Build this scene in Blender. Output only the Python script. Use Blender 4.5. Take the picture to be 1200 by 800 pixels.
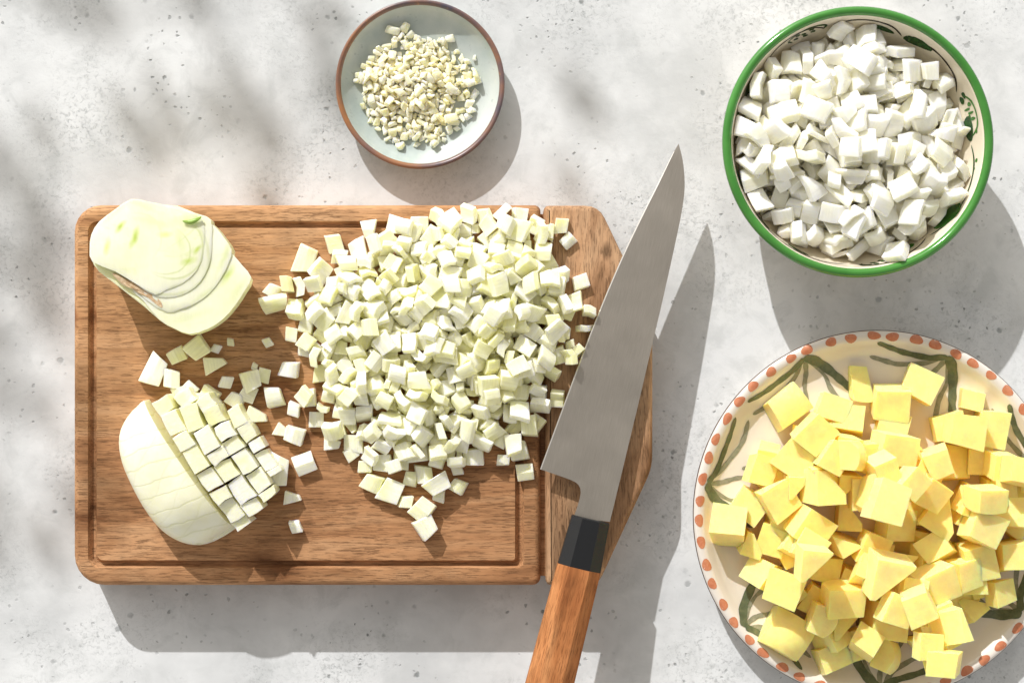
import bpy, bmesh, math, random
from math import sin, cos, pi, radians, sqrt, atan2, hypot
from mathutils import Vector, Matrix, Quaternion, noise

for o in list(bpy.data.objects):
    bpy.data.objects.remove(o, do_unlink=True)
SC = bpy.context.scene
COL = SC.collection
S = 0.0006            # one unit of the layout is 0.6 mm; lengths below are in these units
CAMH = 2000.0         # camera height over the tabletop, in units

# ------------------------------------------------------------------ camera, sky, sun, exposure
cam_d = bpy.data.cameras.new('camera'); cam = bpy.data.objects.new('camera', cam_d); COL.objects.link(cam)
cam.location = (0, 0, CAMH * S); cam.rotation_euler = (0, 0, 0)
cam_d.lens = 60.0; cam_d.sensor_width = 36.0; cam_d.clip_start = 0.02; cam_d.clip_end = 50
SC.camera = cam
SUN_EL = math.atan(1 / 1.68)
SX, SY = -0.415, 0.910                                   # horizontal direction towards the sun
SUNV = Vector((SX * cos(SUN_EL), SY * cos(SUN_EL), sin(SUN_EL))).normalized()
world = bpy.data.worlds.new('World'); SC.world = world; world.use_nodes = True
wn = world.node_tree.nodes; wl = world.node_tree.links; wn.clear()
sky = wn.new('ShaderNodeTexSky'); sky.sky_type = 'NISHITA'; sky.sun_disc = False
sky.sun_elevation = SUN_EL; sky.sun_rotation = math.atan2(SX, SY)
sky.air_density = 1.0; sky.dust_density = 1.5; sky.ozone_density = 1.0
hs = wn.new('ShaderNodeHueSaturation'); hs.inputs['Saturation'].default_value = 0.10
wb = wn.new('ShaderNodeMix'); wb.data_type = 'RGBA'; wb.blend_type = 'MULTIPLY'; wb.inputs[0].default_value = 1.0
wb.inputs[7].default_value = (1.0, 0.952, 0.872, 1)          # camera white balance for the shade
bg = wn.new('ShaderNodeBackground'); bg.inputs['Strength'].default_value = 0.15
wo = wn.new('ShaderNodeOutputWorld')
wl.new(sky.outputs[0], hs.inputs['Color']); wl.new(hs.outputs[0], wb.inputs[6]); wl.new(wb.outputs[2], bg.inputs[0]); wl.new(bg.outputs[0], wo.inputs[0])
sd = bpy.data.lights.new('sun', 'SUN'); sd.energy = 3.3; sd.angle = radians(0.55); sd.color = (1.0, 0.995, 0.985)
sun = bpy.data.objects.new('sun', sd); COL.objects.link(sun)
sun.rotation_euler = SUNV.to_track_quat('Z', 'Y').to_euler()
vs = SC.view_settings; vs.view_transform = 'Standard'; vs.look = 'None'; vs.exposure = 0.20; vs.gamma = 1.0; vs.use_curve_mapping = False
SC.render.engine = 'CYCLES'; SC.cycles.max_bounces = 16; SC.cycles.diffuse_bounces = 10; SC.cycles.transmission_bounces = 8

# ------------------------------------------------------------------ helpers
def W(px, py, z=0.0):
    """table coordinates (units) of the point at height z seen at photo position px, py"""
    k = (CAMH - z) / CAMH
    return Vector(((px - 600) * k, (400 - py) * k, z))

def tag(o, label=None, cat=None, group=None, kind=None):
    if label: o['label'] = label
    if cat: o['category'] = cat
    if group: o['group'] = group
    if kind: o['kind'] = kind
    return o

def empty(name, loc, label=None, cat=None, group=None):
    o = bpy.data.objects.new(name, None); COL.objects.link(o)
    o.location = Vector(loc) * S; o.empty_display_size = 0.02
    return tag(o, label, cat, group)

def mesh_bm(name, bm, scale=S):
    me = bpy.data.meshes.new(name)
    bmesh.ops.recalc_face_normals(bm, faces=bm.faces)
    bmesh.ops.scale(bm, vec=(scale,) * 3, verts=bm.verts)
    bm.to_mesh(me); bm.free()
    return me

def link(name, me, mat=None, parent=None, loc=(0, 0, 0), smooth=None):
    o = bpy.data.objects.new(name, me); COL.objects.link(o)
    if mat and not me.materials: me.materials.append(mat)
    if parent: o.parent = parent
    o.location = Vector(loc) * S
    if smooth is not None: smooth_by(me, smooth)
    return o

def smooth_by(me, deg):
    me.shade_smooth() if hasattr(me, 'shade_smooth') else None
    me.set_sharp_from_angle(angle=radians(deg))

def loft_bm(rings, cap_first=True, cap_last=True, closed=True, bm=None):
    bm = bm or bmesh.new()
    vr = [[bm.verts.new(p) for p in r] for r in rings]
    n = len(rings[0])
    for a, b in zip(vr[:-1], vr[1:]):
        for i in range(n if closed else n - 1):
            j = (i + 1) % n
            try: bm.faces.new((a[i], a[j], b[j], b[i]))
            except ValueError: pass
    if cap_first: bm.faces.new(list(reversed(vr[0])))
    if cap_last: bm.faces.new(vr[-1])
    return bm

# ------------------------------------------------------------------ material helpers
def mat_new(name):
    m = bpy.data.materials.new(name); m.use_nodes = True
    nt = m.node_tree; nt.nodes.clear()
    out = nt.nodes.new('ShaderNodeOutputMaterial'); b = nt.nodes.new('ShaderNodeBsdfPrincipled')
    nt.links.new(b.outputs[0], out.inputs[0])
    return m, nt, b
def N(nt, t, **kw):
    n = nt.nodes.new(t)
    for k, v in kw.items():
        if k in n.inputs: n.inputs[k].default_value = v
        else: setattr(n, k, v)
    return n
def coords(nt, scale=(1, 1, 1), offs=(0, 0, 0), rot=(0, 0, 0)):
    tc = nt.nodes.new('ShaderNodeTexCoord'); mp = nt.nodes.new('ShaderNodeMapping')
    mp.inputs['Scale'].default_value = scale; mp.inputs['Location'].default_value = offs; mp.inputs['Rotation'].default_value = rot
    nt.links.new(tc.outputs['Object'], mp.inputs[0]); return mp.outputs[0]
def noise_tex(nt, vec, scale, detail=4, rough=0.55, dist=0.0):
    n = N(nt, 'ShaderNodeTexNoise'); n.inputs['Scale'].default_value = scale; n.inputs['Detail'].default_value = detail
    n.inputs['Roughness'].default_value = rough; n.inputs['Distortion'].default_value = dist
    nt.links.new(vec, n.inputs['Vector']); return n.outputs['Fac']
def voro(nt, vec, scale, out='Distance', rand=1.0):
    n = N(nt, 'ShaderNodeTexVoronoi'); n.inputs['Scale'].default_value = scale; n.inputs['Randomness'].default_value = rand
    nt.links.new(vec, n.inputs['Vector']); return n.outputs[out]
def ramp(nt, fac, stops):
    r = nt.nodes.new('ShaderNodeValToRGB'); e = r.color_ramp.elements
    while len(e) < len(stops): e.new(0.5)
    for i, (p, c) in enumerate(stops):
        e[i].position = p; e[i].color = (c, c, c, 1) if isinstance(c, (int, float)) else (*c, 1)
    nt.links.new(fac, r.inputs[0]); return r.outputs[0]
def mix(nt, fac, a, b, mode='MIX'):
    m = nt.nodes.new('ShaderNodeMix'); m.data_type = 'RGBA'; m.blend_type = mode
    for sock, v in ((m.inputs[0], fac), (m.inputs[6], a), (m.inputs[7], b)):
        if hasattr(v, 'is_output'): nt.links.new(v, sock)
        elif isinstance(v, (int, float)): sock.default_value = v if sock == m.inputs[0] else (v, v, v, 1)
        else: sock.default_value = (*v, 1)
    return m.outputs[2]
def math_n(nt, op, a, b=0.0):
    m = nt.nodes.new('ShaderNodeMath'); m.operation = op
    for i, v in enumerate((a, b)):
        if hasattr(v, 'is_output'): nt.links.new(v, m.inputs[i])
        else: m.inputs[i].default_value = v
    return m.outputs[0]
def bump(nt, b, h, dist, strength=1.0, prev=None):
    n = nt.nodes.new('ShaderNodeBump'); n.inputs['Strength'].default_value = strength; n.inputs['Distance'].default_value = dist
    nt.links.new(h, n.inputs['Height'])
    if prev is not None: nt.links.new(prev, n.inputs['Normal'])
    nt.links.new(n.outputs[0], b.inputs['Normal']); return n.outputs[0]
# ------------------------------------------------------------------ shapes of dishes and of cut pieces (in units)
BOWL = dict(c=(384.8, 221.7), inner=[(0, 12), (40, 12.5), (70, 17), (98, 29), (118, 46), (131, 68), (137, 88), (139.5, 99), (141, 102.5)],
            outer=[(141, 102.5), (143, 105.4), (146, 106.2), (149, 104.5), (150.3, 101), (149, 95), (145, 80), (136, 58), (120, 36), (98, 19), (74, 10), (60, 8), (59, 0), (52, 0), (50, 5), (0, 5)], rim=(139.5, 90))
PLATE = dict(c=(422.0, -200.0), inner=[(0, 10), (90, 10), (150, 11), (178, 14), (190, 20), (197, 27), (200.5, 30.5)],
             outer=[(200.5, 30.5), (204, 32.6), (209, 33), (212.4, 31.5), (213, 29), (210, 24), (200, 15), (184, 8), (150, 4), (124, 3), (122, 0), (114, 0), (112, 4), (0, 4)], rim=(200, 25))
DISH = dict(c=(-106.3, 297.0), inner=[(0, 6), (40, 6.2), (62, 7.5), (76, 11), (86, 18), (92, 26), (93.4, 28.6)],
            outer=[(93.4, 28.6), (94.6, 29.8), (96.4, 29.6), (97.4, 28), (97, 25), (92, 15), (82, 6), (66, 2.5), (54, 2), (53, 0), (47, 0), (46, 2.5), (0, 2.5)], rim=(93, 25))

def potato_variant(k):
    r = random.Random(500 + k)
    bm = bmesh.new(); bmesh.ops.create_icosphere(bm, subdivisions=4, radius=1.0)
    A = (54 + r.uniform(-4, 6), 42 + r.uniform(-3, 5), 40 + r.uniform(-3, 4))
    for v in bm.verts: v.co = Vector((v.co.x * A[0], v.co.y * A[1], v.co.z * A[2])) * (1 + 0.03 * noise.noise(v.co * 1.7 + Vector((k, 0, 0))))
    sz = 37
    kinds = [(0, 0, 0), (0, 0, 0), (1, 0, 0), (0, 0, 0), (0, 0, 1), (1, 0, 1), (0, 0, 0), (0, 1, 0), (1, 1, 0), (0, 0, 0), (0, 0, 1), (1, 1, 1), (0, 0, 0), (0, 1, 1), (1, 0, 0), (0, 0, 0)][k % 16]
    for ax in range(3):
        d = sz * r.uniform(0.86, 1.12)
        if kinds[ax]:
            hi = A[ax] + 1; lo = A[ax] * (0.93 if sum(kinds) < 2 else 0.86) - d * r.uniform(0.75, 1.0)
        else:
            off = r.uniform(-5, 5); hi = off + d / 2; lo = off - d / 2
        for sgn, pos in ((1, hi), (-1, lo)):
            n = Vector((0, 0, 0)); n[ax] = sgn
            n = (n + Vector((r.uniform(-.09, .09), r.uniform(-.09, .09), r.uniform(-.09, .09)))).normalized()
            co = Vector((0, 0, 0)); co[ax] = pos
            ret = bmesh.ops.bisect_plane(bm, geom=bm.verts[:] + bm.edges[:] + bm.faces[:], dist=1e-4, plane_co=co, plane_no=n, clear_outer=True)
            ed = [e for e in ret['geom_cut'] if isinstance(e, bmesh.types.BMEdge)]
            if ed: bmesh.ops.holes_fill(bm, edges=ed)
    if k % 5 == 3:        # a wedge: one more slanting cut
        n = Vector((1, r.uniform(-.3, .3), 0.9)).normalized()
        ret = bmesh.ops.bisect_plane(bm, geom=bm.verts[:] + bm.edges[:] + bm.faces[:], dist=1e-4, plane_co=Vector((6, 0, 6)), plane_no=n, clear_outer=True)
        ed = [e for e in ret['geom_cut'] if isinstance(e, bmesh.types.BMEdge)]
        if ed: bmesh.ops.holes_fill(bm, edges=ed)
    bmesh.ops.dissolve_limit(bm, angle_limit=radians(4.5), verts=bm.verts, edges=bm.edges)
    cen = sum((v.co for v in bm.verts), Vector()) / len(bm.verts)
    lo = Vector([min(v.co[i] for v in bm.verts) for i in range(3)]); hi = Vector([max(v.co[i] for v in bm.verts) for i in range(3)])
    cen = (lo + hi) / 2
    for v in bm.verts: v.co -= cen
    return bm

def layer_piece(r, w, l, t, curve, jit, n=2, taper=0.0, rough=0.0):
    """a cut chunk of a curved vegetable layer: w by l, thickness t, bent by curve"""
    bm = bmesh.new()
    cs = [Vector((sx * w / 2 + r.uniform(-jit, jit) * w, sy * l / 2 * (1 - taper * (sx > 0)) + r.uniform(-jit, jit) * l, 0)) for sx, sy in ((-1, -1), (1, -1), (1, 1), (-1, 1))]
    sk = Vector((r.uniform(-.15, .15) * t, r.uniform(-.15, .15) * t, 0))
    g = {}
    for s in (0, 1):
        for i in range(n + 1):
            for j in range(n + 1):
                u, v = i / n, j / n
                p = cs[0] * (1 - u) * (1 - v) + cs[1] * u * (1 - v) + cs[2] * u * v + cs[3] * (1 - u) * v
                p = p + sk * (1 if s else -1)
                x = (u - .5) * 2
                z = -curve * x * x * (1.0 if s else 0.85) + (t / 2 if s else -t / 2) + r.uniform(-rough, rough) * t
                g[s, i, j] = bm.verts.new((p.x, p.y, z))
    for i in range(n):
        for j in range(n):
            bm.faces.new((g[1, i, j], g[1, i + 1, j], g[1, i + 1, j + 1], g[1, i, j + 1]))
            bm.faces.new((g[0, i, j], g[0, i, j + 1], g[0, i + 1, j + 1], g[0, i + 1, j]))
    for k in range(n):
        bm.faces.new((g[0, k, 0], g[0, k + 1, 0], g[1, k + 1, 0], g[1, k, 0]))
        bm.faces.new((g[0, k + 1, n], g[0, k, n], g[1, k, n], g[1, k + 1, n]))
        bm.faces.new((g[0, 0, k + 1], g[0, 0, k], g[1, 0, k], g[1, 0, k + 1]))
        bm.faces.new((g[0, n, k], g[0, n, k + 1], g[1, n, k + 1], g[1, n, k]))
    z0 = sum(v.co.z for v in bm.verts) / len(bm.verts)
    for v in bm.verts: v.co.z -= z0
    bmesh.ops.recalc_face_normals(bm, faces=bm.faces)
    return bm

def bevelled(bm, w):
    ed = [e for e in bm.edges if len(e.link_faces) == 2 and e.calc_face_angle() > radians(40)]
    bmesh.ops.bevel(bm, geom=ed, offset=w, segments=1, affect='EDGES', clamp_overlap=True)
    return bm

def fennel_variant(k):
    r = random.Random(100 + k)
    if k < 12: return bevelled(layer_piece(r, r.uniform(15, 21), r.uniform(14, 19), r.uniform(5.5, 9.5), r.uniform(.5, 3.5), 0.11), 0.5)
    if k < 15: return bevelled(layer_piece(r, r.uniform(17, 23), r.uniform(12, 16), r.uniform(5, 7.5), r.uniform(1, 3.5), 0.17, taper=0.6), 0.5)
    if k < 17: return bevelled(layer_piece(r, r.uniform(13, 17), r.uniform(26, 33), r.uniform(5, 7.5), 2.5, 0.10, taper=.25), 0.5)
    if k < 19: return bevelled(layer_piece(r, r.uniform(10, 13), r.uniform(10, 14), r.uniform(5, 9), 1.0, 0.16), 0.5)
    if k < 21: return bevelled(layer_piece(r, r.uniform(6, 9), r.uniform(24, 36), r.uniform(3.5, 5), 1.0, 0.14, taper=0.6), 0.4)
    return bevelled(layer_piece(r, r.uniform(20, 24), r.uniform(36, 44), r.uniform(5, 6.5), 4.5, 0.10, n=3, taper=.55), 0.5)
NF = 22
NF = 19
def onion_variant(k):
    r = random.Random(200 + k)
    if k < 10: return bevelled(layer_piece(r, r.uniform(19, 25), r.uniform(17, 23), r.uniform(6.5, 10.5), r.uniform(1.5, 5), 0.12), 0.8)
    if k < 13: return bevelled(layer_piece(r, r.uniform(22, 27), r.uniform(14, 18), r.uniform(5, 8), r.uniform(3, 6), 0.15, taper=0.5), 0.8)
    if k < 15: return bevelled(layer_piece(r, r.uniform(14, 17), r.uniform(30, 40), r.uniform(5, 7), 4.0, 0.12, taper=0.5), 0.8)
    return bevelled(layer_piece(r, r.uniform(12, 16), r.uniform(12, 16), r.uniform(7, 11), 2.0, 0.14), 0.8)
NO = 18
def garlic_variant(k):
    r = random.Random(300 + k)
    bm = layer_piece(r, r.uniform(7, 13), r.uniform(5.5, 9.5), r.uniform(3.5, 6), r.uniform(0, 1.6), 0.22, taper=r.uniform(0, .6), rough=0.22)
    return bevelled(bm, 1.0)
NG = 14
NP = 16
# --- end pieces
# ------------------------------------------------------------------ materials
def m_table():
    m, nt, b = mat_new('pale_plaster'); v = coords(nt)
    big = ramp(nt, noise_tex(nt, v, 9, 5, .6), [(.36, (.56, .57, .575)), (.56, (.725, .735, .74))])
    wisp = ramp(nt, noise_tex(nt, v, 38, 7, .68, .6), [(.50, 0), (.66, 1)])
    c = mix(nt, math_n(nt, 'MULTIPLY', wisp, .48), big, (.50, .515, .515))
    # patches of fine cracked speckle
    patch = ramp(nt, noise_tex(nt, coords(nt, offs=(3.1, 1.7, 0)), 11, 3, .6), [(.46, 0), (.66, 1)])
    sp = ramp(nt, noise_tex(nt, v, 330, 5, .75, .8), [(.50, 0), (.64, 1)])
    spk = math_n(nt, 'MULTIPLY', patch, sp)
    c = mix(nt, math_n(nt, 'MULTIPLY', spk, .68), c, (.33, .345, .345))
    # pits
    warp = N(nt, 'ShaderNodeTexNoise'); warp.inputs['Scale'].default_value = 260; nt.links.new(v, warp.inputs['Vector'])
    vv = nt.nodes.new('ShaderNodeVectorMath'); vv.operation = 'MULTIPLY_ADD'; vv.inputs[1].default_value = (.0035, .0035, 0)
    nt.links.new(warp.outputs['Color'], vv.inputs[0]); nt.links.new(v, vv.inputs[2])
    clus = ramp(nt, noise_tex(nt, coords(nt, offs=(7, 2, 0)), 14, 3, .6), [(.46, 0), (.64, 1)])
    def pits(scale, r0, keep):
        n = N(nt, 'ShaderNodeTexVoronoi'); n.inputs['Scale'].default_value = scale; nt.links.new(vv.outputs[0], n.inputs['Vector'])
        sep = nt.nodes.new('ShaderNodeSeparateColor'); nt.links.new(n.outputs['Color'], sep.inputs[0])
        sel = math_n(nt, 'GREATER_THAN', sep.outputs[0], keep)
        rad = math_n(nt, 'MULTIPLY', sep.outputs[1], r0)
        d = math_n(nt, 'SUBTRACT', rad, n.outputs['Distance'])
        d = math_n(nt, 'MULTIPLY', d, 9.0)
        n2 = nt.nodes.new('ShaderNodeClamp'); nt.links.new(d, n2.inputs[0])
        return math_n(nt, 'MULTIPLY', n2.outputs[0], sel)
    p1 = math_n(nt, 'MULTIPLY', pits(95, .28, .55), clus)
    p2 = math_n(nt, 'MULTIPLY', pits(240, .34, .45), clus)
    p3 = math_n(nt, 'MULTIPLY', pits(60, .14, .45), ramp(nt, noise_tex(nt, coords(nt, offs=(1, 5, 0)), 7, 2, .5), [(.50, 0), (.60, 1)]))
    pp = math_n(nt, 'MAXIMUM', math_n(nt, 'MAXIMUM', p1, p2), p3)
    c = mix(nt, math_n(nt, 'MULTIPLY', pp, .72), c, (.12, .135, .135))
    nt.links.new(c, b.inputs['Base Color']); b.inputs['Roughness'].default_value = .82
    b.inputs['Specular IOR Level'].default_value = .25
    h = math_n(nt, 'SUBTRACT', math_n(nt, 'MULTIPLY', noise_tex(nt, v, 120, 6, .6), .5), math_n(nt, 'ADD', math_n(nt, 'MULTIPLY', pp, .8), math_n(nt, 'MULTIPLY', spk, .25)))
    bump(nt, b, h, .0006, .8)
    return m

def m_wood(name, axis, base, dark, light, offs, fine=1.0):
    m, nt, b = mat_new(name)
    def sc(a, c): return (a, c, c) if axis == 0 else (c, a, c)
    v = coords(nt, sc(4.5, 22), offs)
    broad = ramp(nt, noise_tex(nt, v, 1.3, 4, .55, 1.6), [(.3, dark), (.48, base), (.7, light)])
    v2 = coords(nt, sc(22, 330), offs)
    mid = ramp(nt, noise_tex(nt, v2, 1.0, 5, .6, .8), [(.3, .60), (.52, .95), (.75, 1.12)])
    c = mix(nt, .85, broad, mid, 'MULTIPLY')
    v3 = coords(nt, sc(95, 1100), offs)
    pore = ramp(nt, noise_tex(nt, v3, 1.2, 3, .6), [(.53, 0), (.62, 1)])
    pm = ramp(nt, noise_tex(nt, coords(nt, sc(20, 70), offs), 1.0, 3, .6), [(.3, .35), (.7, 1)])
    pf = math_n(nt, 'MULTIPLY', pore, pm)
    c = mix(nt, math_n(nt, 'MULTIPLY', pf, .66), c, tuple(x * .32 for x in dark))
    # chatoyant bands running across the grain
    v4 = coords(nt, sc(55, 14), offs)
    band = ramp(nt, noise_tex(nt, v4, 1.0, 2, .5, .6), [(.35, .92), (.65, 1.07)])
    c = mix(nt, 1.0, c, band, 'MULTIPLY')
    # a few small dark knots
    kn = ramp(nt, voro(nt, coords(nt, sc(9, 16), offs), 1.0), [(.035, 1), (.075, 0)])
    c = mix(nt, math_n(nt, 'MULTIPLY', kn, .7), c, tuple(x * .3 for x in dark))
    nt.links.new(c, b.inputs['Base Color']); b.inputs['Roughness'].default_value = .6; b.inputs['Specular IOR Level'].default_value = .12
    h = math_n(nt, 'SUBTRACT', math_n(nt, 'MULTIPLY', noise_tex(nt, v2, 1.0, 5, .6), .4), math_n(nt, 'MULTIPLY', pf, .6))
    bump(nt, b, h, .0005 * fine, .7)
    return m

def m_food(name, c1, c2, c3, rough, sss, rad, fibre=0.0, fscale=900, spec=.4, bumpd=.0003, edge=None):
    """moist cut vegetable: hue differs piece by piece, faint fibres, light bleeding in"""
    m, nt, b = mat_new(name)
    oi = nt.nodes.new('ShaderNodeObjectInfo')
    tc = nt.nodes.new('ShaderNodeTexCoord'); mp = nt.nodes.new('ShaderNodeMapping'); nt.links.new(tc.outputs['Object'], mp.inputs[0])
    comb = nt.nodes.new('ShaderNodeCombineXYZ')
    rr = math_n(nt, 'MULTIPLY', oi.outputs['Random'], 37.0)
    nt.links.new(rr, comb.inputs[0]); nt.links.new(rr, comb.inputs[1]); nt.links.new(comb.outputs[0], mp.inputs['Location'])
    v = mp.outputs[0]
    c = ramp(nt, oi.outputs['Random'], [(0.0, c1), (.55, c2), (1.0, c3)])
    var = ramp(nt, noise_tex(nt, v, 110, 3, .6), [(.35, .93), (.65, 1.05)])
    c = mix(nt, 1.0, c, var, 'MULTIPLY')
    h = noise_tex(nt, v, 420, 4, .6)
    if fibre:
        mp2 = nt.nodes.new('ShaderNodeMapping'); mp2.inputs['Scale'].default_value = (1, .10, 1); nt.links.new(v, mp2.inputs[0])
        f = noise_tex(nt, mp2.outputs[0], fscale, 3, .6)
        fr = ramp(nt, f, [(.35, 1 - fibre), (.65, 1 + fibre * .6)])
        c = mix(nt, 1.0, c, fr, 'MULTIPLY'); h = math_n(nt, 'ADD', math_n(nt, 'MULTIPLY', h, .5), f)
    if edge:       # some pieces carry a tint that belongs to them (skin side of the layer)
        e = ramp(nt, noise_tex(nt, v, 55, 2, .5), [(.56, 0), (.70, 1)])
        c = mix(nt, math_n(nt, 'MULTIPLY', e, edge[1]), c, edge[0])
    nt.links.new(c, b.inputs['Base Color'])
    b.inputs['Roughness'].default_value = rough; b.inputs['Specular IOR Level'].default_value = spec
    bn = bump(nt, b, h, bumpd, .6)
    b.inputs['Subsurface Weight'].default_value = sss; b.inputs['Subsurface Radius'].default_value = rad; b.inputs['Subsurface Scale'].default_value = 1.0
    return m

def m_glaze(name, col, rough=.16, var=None, vscale=20, sp=None, coat=.0):
    m, nt, b = mat_new(name); v = coords(nt)
    if var: c = ramp(nt, noise_tex(nt, v, vscale, 5, .6), [(.34, col), (.66, var)])
    else: c = mix(nt, noise_tex(nt, v, 30, 4, .6), tuple(x * .94 for x in col), col)
    if sp:
        s = ramp(nt, noise_tex(nt, v, sp[1], 3, .6), [(.62, 0), (.70, 1)])
        c = mix(nt, math_n(nt, 'MULTIPLY', s, sp[2]), c, sp[0])
    nt.links.new(c, b.inputs['Base Color']); b.inputs['Roughness'].default_value = rough
    bump(nt, b, noise_tex(nt, v, 45, 3, .5), .0006, .35)
    return m

def m_paint(name, c1, c2, scale=260, rough=.25):
    m, nt, b = mat_new(name)
    c = ramp(nt, noise_tex(nt, coords(nt), scale, 4, .65, .5), [(.32, c1), (.68, c2)])
    nt.links.new(c, b.inputs['Base Color']); b.inputs['Roughness'].default_value = rough
    return m

def m_blade():
    m, nt, b = mat_new('brushed_steel')
    v = coords(nt, (9, 240, 9))
    f = noise_tex(nt, v, 9, 4, .6)
    sm = noise_tex(nt, coords(nt), 26, 4, .6)
    c = mix(nt, 1.0, ramp(nt, f, [(.3, (.46, .415, .355)), (.7, (.54, .49, .43))]), ramp(nt, sm, [(.32, .97), (.7, 1.02)]), 'MULTIPLY')
    nt.links.new(c, b.inputs['Base Color']); b.inputs['Metallic'].default_value = .9
    r = ramp(nt, sm, [(.3, .30), (.7, .38)]); nt.links.new(r, b.inputs['Roughness'])
    bump(nt, b, f, .00006, .5)
    return m

MT = m_table()
W_TOP = m_wood('acacia_upper', 0, (.50, .265, .125), (.28, .12, .05), (.62, .36, .19), (1.3, 4.2, 0))
W_LOW = m_wood('acacia_lower', 0, (.45, .225, .105), (.19, .078, .032), (.59, .335, .175), (7.3, 2.2, 0))
W_END = m_wood('acacia_end', 1, (.44, .25, .135), (.22, .11, .052), (.55, .34, .195), (3.3, 9.2, 0))
W_HAN = m_wood('cherry_handle', 0, (.43, .165, .058), (.26, .085, .028), (.56, .25, .10), (5.3, 1.2, 0), .5)
FEN = m_food('fennel_flesh', (.99, .975, .82), (.985, .96, .73), (.96, .935, .58), .30, .85, (.005, .005, .0025), .08, 700, edge=((.84, .87, .42), .6))
FENB = m_food('fennel_bulb_skin', (.85, .85, .66), (.85, .85, .66), (.85, .85, .66), .45, .5, (.004, .004, .0022), .06, 500)
ONI = m_food('onion_flesh', (1.0, .985, .895), (1.0, .97, .85), (.99, .95, .77), .20, .95, (.0055, .0053, .0038), .05, 600, bumpd=.0002)
GAR = m_food('garlic_flesh', (1.0, .96, .78), (.99, .93, .68), (.97, .88, .56), .32, .85, (.004, .0036, .0018), .04)
POTM = m_food('potato_flesh', (1.0, .835, .35), (1.0, .80, .27), (1.0, .82, .31), .45, .9, (.0085, .0045, .0007), 0, spec=.35, bumpd=.00022)

# ------------------------------------------------------------------ the tabletop (setting)
bm = bmesh.new()
bmesh.ops.create_grid(bm, x_segments=1, y_segments=1, size=1.0)
for v in bm.verts: v.co = Vector((v.co.x * 2400, v.co.y * 2400, 0))
top = link('tabletop', mesh_bm('tabletop', bm), MT); tag(top, kind='structure')

# ------------------------------------------------------------------ cutting board
BT = 60.0
def rrect(x0, y0, x1, y1, r, z, n=6):
    """r: radii of the corners lower-left, lower-right, upper-right, upper-left (x right, y up)"""
    out = []
    for (cx, cy, a0, rr) in ((x0 + r[0], y0 + r[0], 180, r[0]), (x1 - r[1], y0 + r[1], 270, r[1]), (x1 - r[2], y1 - r[2], 0, r[2]), (x0 + r[3], y1 - r[3], 90, r[3])):
        for i in range(n + 1):
            a = radians(a0 + 90 * i / n); out.append((cx + rr * cos(a), cy + rr * sin(a), z))
    return out
bc = W(400, 463, BT); BC = Vector((bc.x, bc.y, 0))
board = empty('cutting_board', BC, 'acacia wood chopping board with a juice groove and a separate darker end grip', 'cutting board')
def loc_rect(px0, py0, px1, py1):
    a = W(px0, py1, BT) - BC; b = W(px1, py0, BT) - BC
    return a.x, a.y, b.x, b.y
A = loc_rect(85.5, 240, 633.5, 686); G1 = loc_rect(103, 259, 614.5, 665); G2 = loc_rect(113.5, 268.5, 603.5, 656)
def ins(A, d): return (A[0] + d, A[1] + d, A[2] - d, A[3] - d)
R0 = (34, 9, 7, 30)
def rad_in(d, lo=3): return tuple(max(lo, r - d) for r in R0)
rings = []
for d, z in ((5, 0), (2, 2), (0, 6), (0, BT - 8), (1.2, BT - 4), (3.6, BT - 1.2), (7, BT)):
    rings.append(rrect(*ins(A, d), rad_in(d), z))
gr = (13, 8, 8, 12)
rings.append(rrect(*G1, gr, BT)); 
def lerp4(a, b, t): return tuple(a[i] + (b[i] - a[i]) * t for i in range(4))
for t, z in ((.05, BT - 1.2), (.18, BT - 5), (.38, BT - 7.6), (.62, BT - 7.6), (.82, BT - 5), (.95, BT - 1.2), (1.0, BT)):
    rings.append(rrect(*lerp4(G1, G2, t), tuple(x - 5 * t for x in gr), z))
ysplit = (W(0, 505.5, BT) - BC).y
for sgn, mt in ((1, W_TOP), (-1, W_LOW)):
    bm = loft_bm(rings)
    ret = bmesh.ops.bisect_plane(bm, geom=bm.verts[:] + bm.edges[:] + bm.faces[:], dist=1e-4, plane_co=(0, ysplit + .12 * sgn, 0), plane_no=(0, -sgn, 0), clear_outer=True)
    ed = [e for e in ret['geom_cut'] if isinstance(e, bmesh.types.BMEdge)]
    bmesh.ops.triangle_fill(bm, edges=ed, use_beauty=True)
    link('plank', mesh_bm('plank', bm), mt, board, smooth=40)
# end grip block
def poly_round(pts, rad, n=4):
    out = []
    for i, p in enumerate(pts):
        p = Vector(p); a = Vector(pts[i - 1]) - p; b = Vector(pts[(i + 1) % len(pts)]) - p
        r = min(rad[i], a.length * .45, b.length * .45)
        s = p + a.normalized() * r; e = p + b.normalized() * r
        for k in range(n + 1):
            t = k / n; out.append((s * (1 - t) ** 2 + p * 2 * t * (1 - t) + e * t * t))
    return out
def scale_ring(r, d):
    """move every point of a ring inwards by d"""
    n = len(r); out = []
    for i in range(n):
        t = (r[(i + 1) % n] - r[i - 1]); t = Vector((t.x, t.y)).normalized() if t.length > 1e-6 else Vector((1, 0))
        out.append(Vector((r[i].x - t.y * d, r[i].y + t.x * d)))
    return out
ep = [(639.5, 686), (701, 686), (765, 548), (765, 372), (702, 240.5), (637, 240.5)]
ep = [(W(x, y, BT) - BC).xy for x, y in ep]
er = poly_round(ep, (7, 12, 14, 14, 16, 7))
rings = []
for d, z in ((4, .6), (0, 6), (0, BT - 7), (1.5, BT - 3), (4, BT - .8), (7, BT - .1)):
    rings.append([(p.x, p.y, z) for p in scale_ring(er, d)])
bm = loft_bm(rings); link('end_grip', mesh_bm('end_grip', bm), W_END, board, smooth=40)
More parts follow.
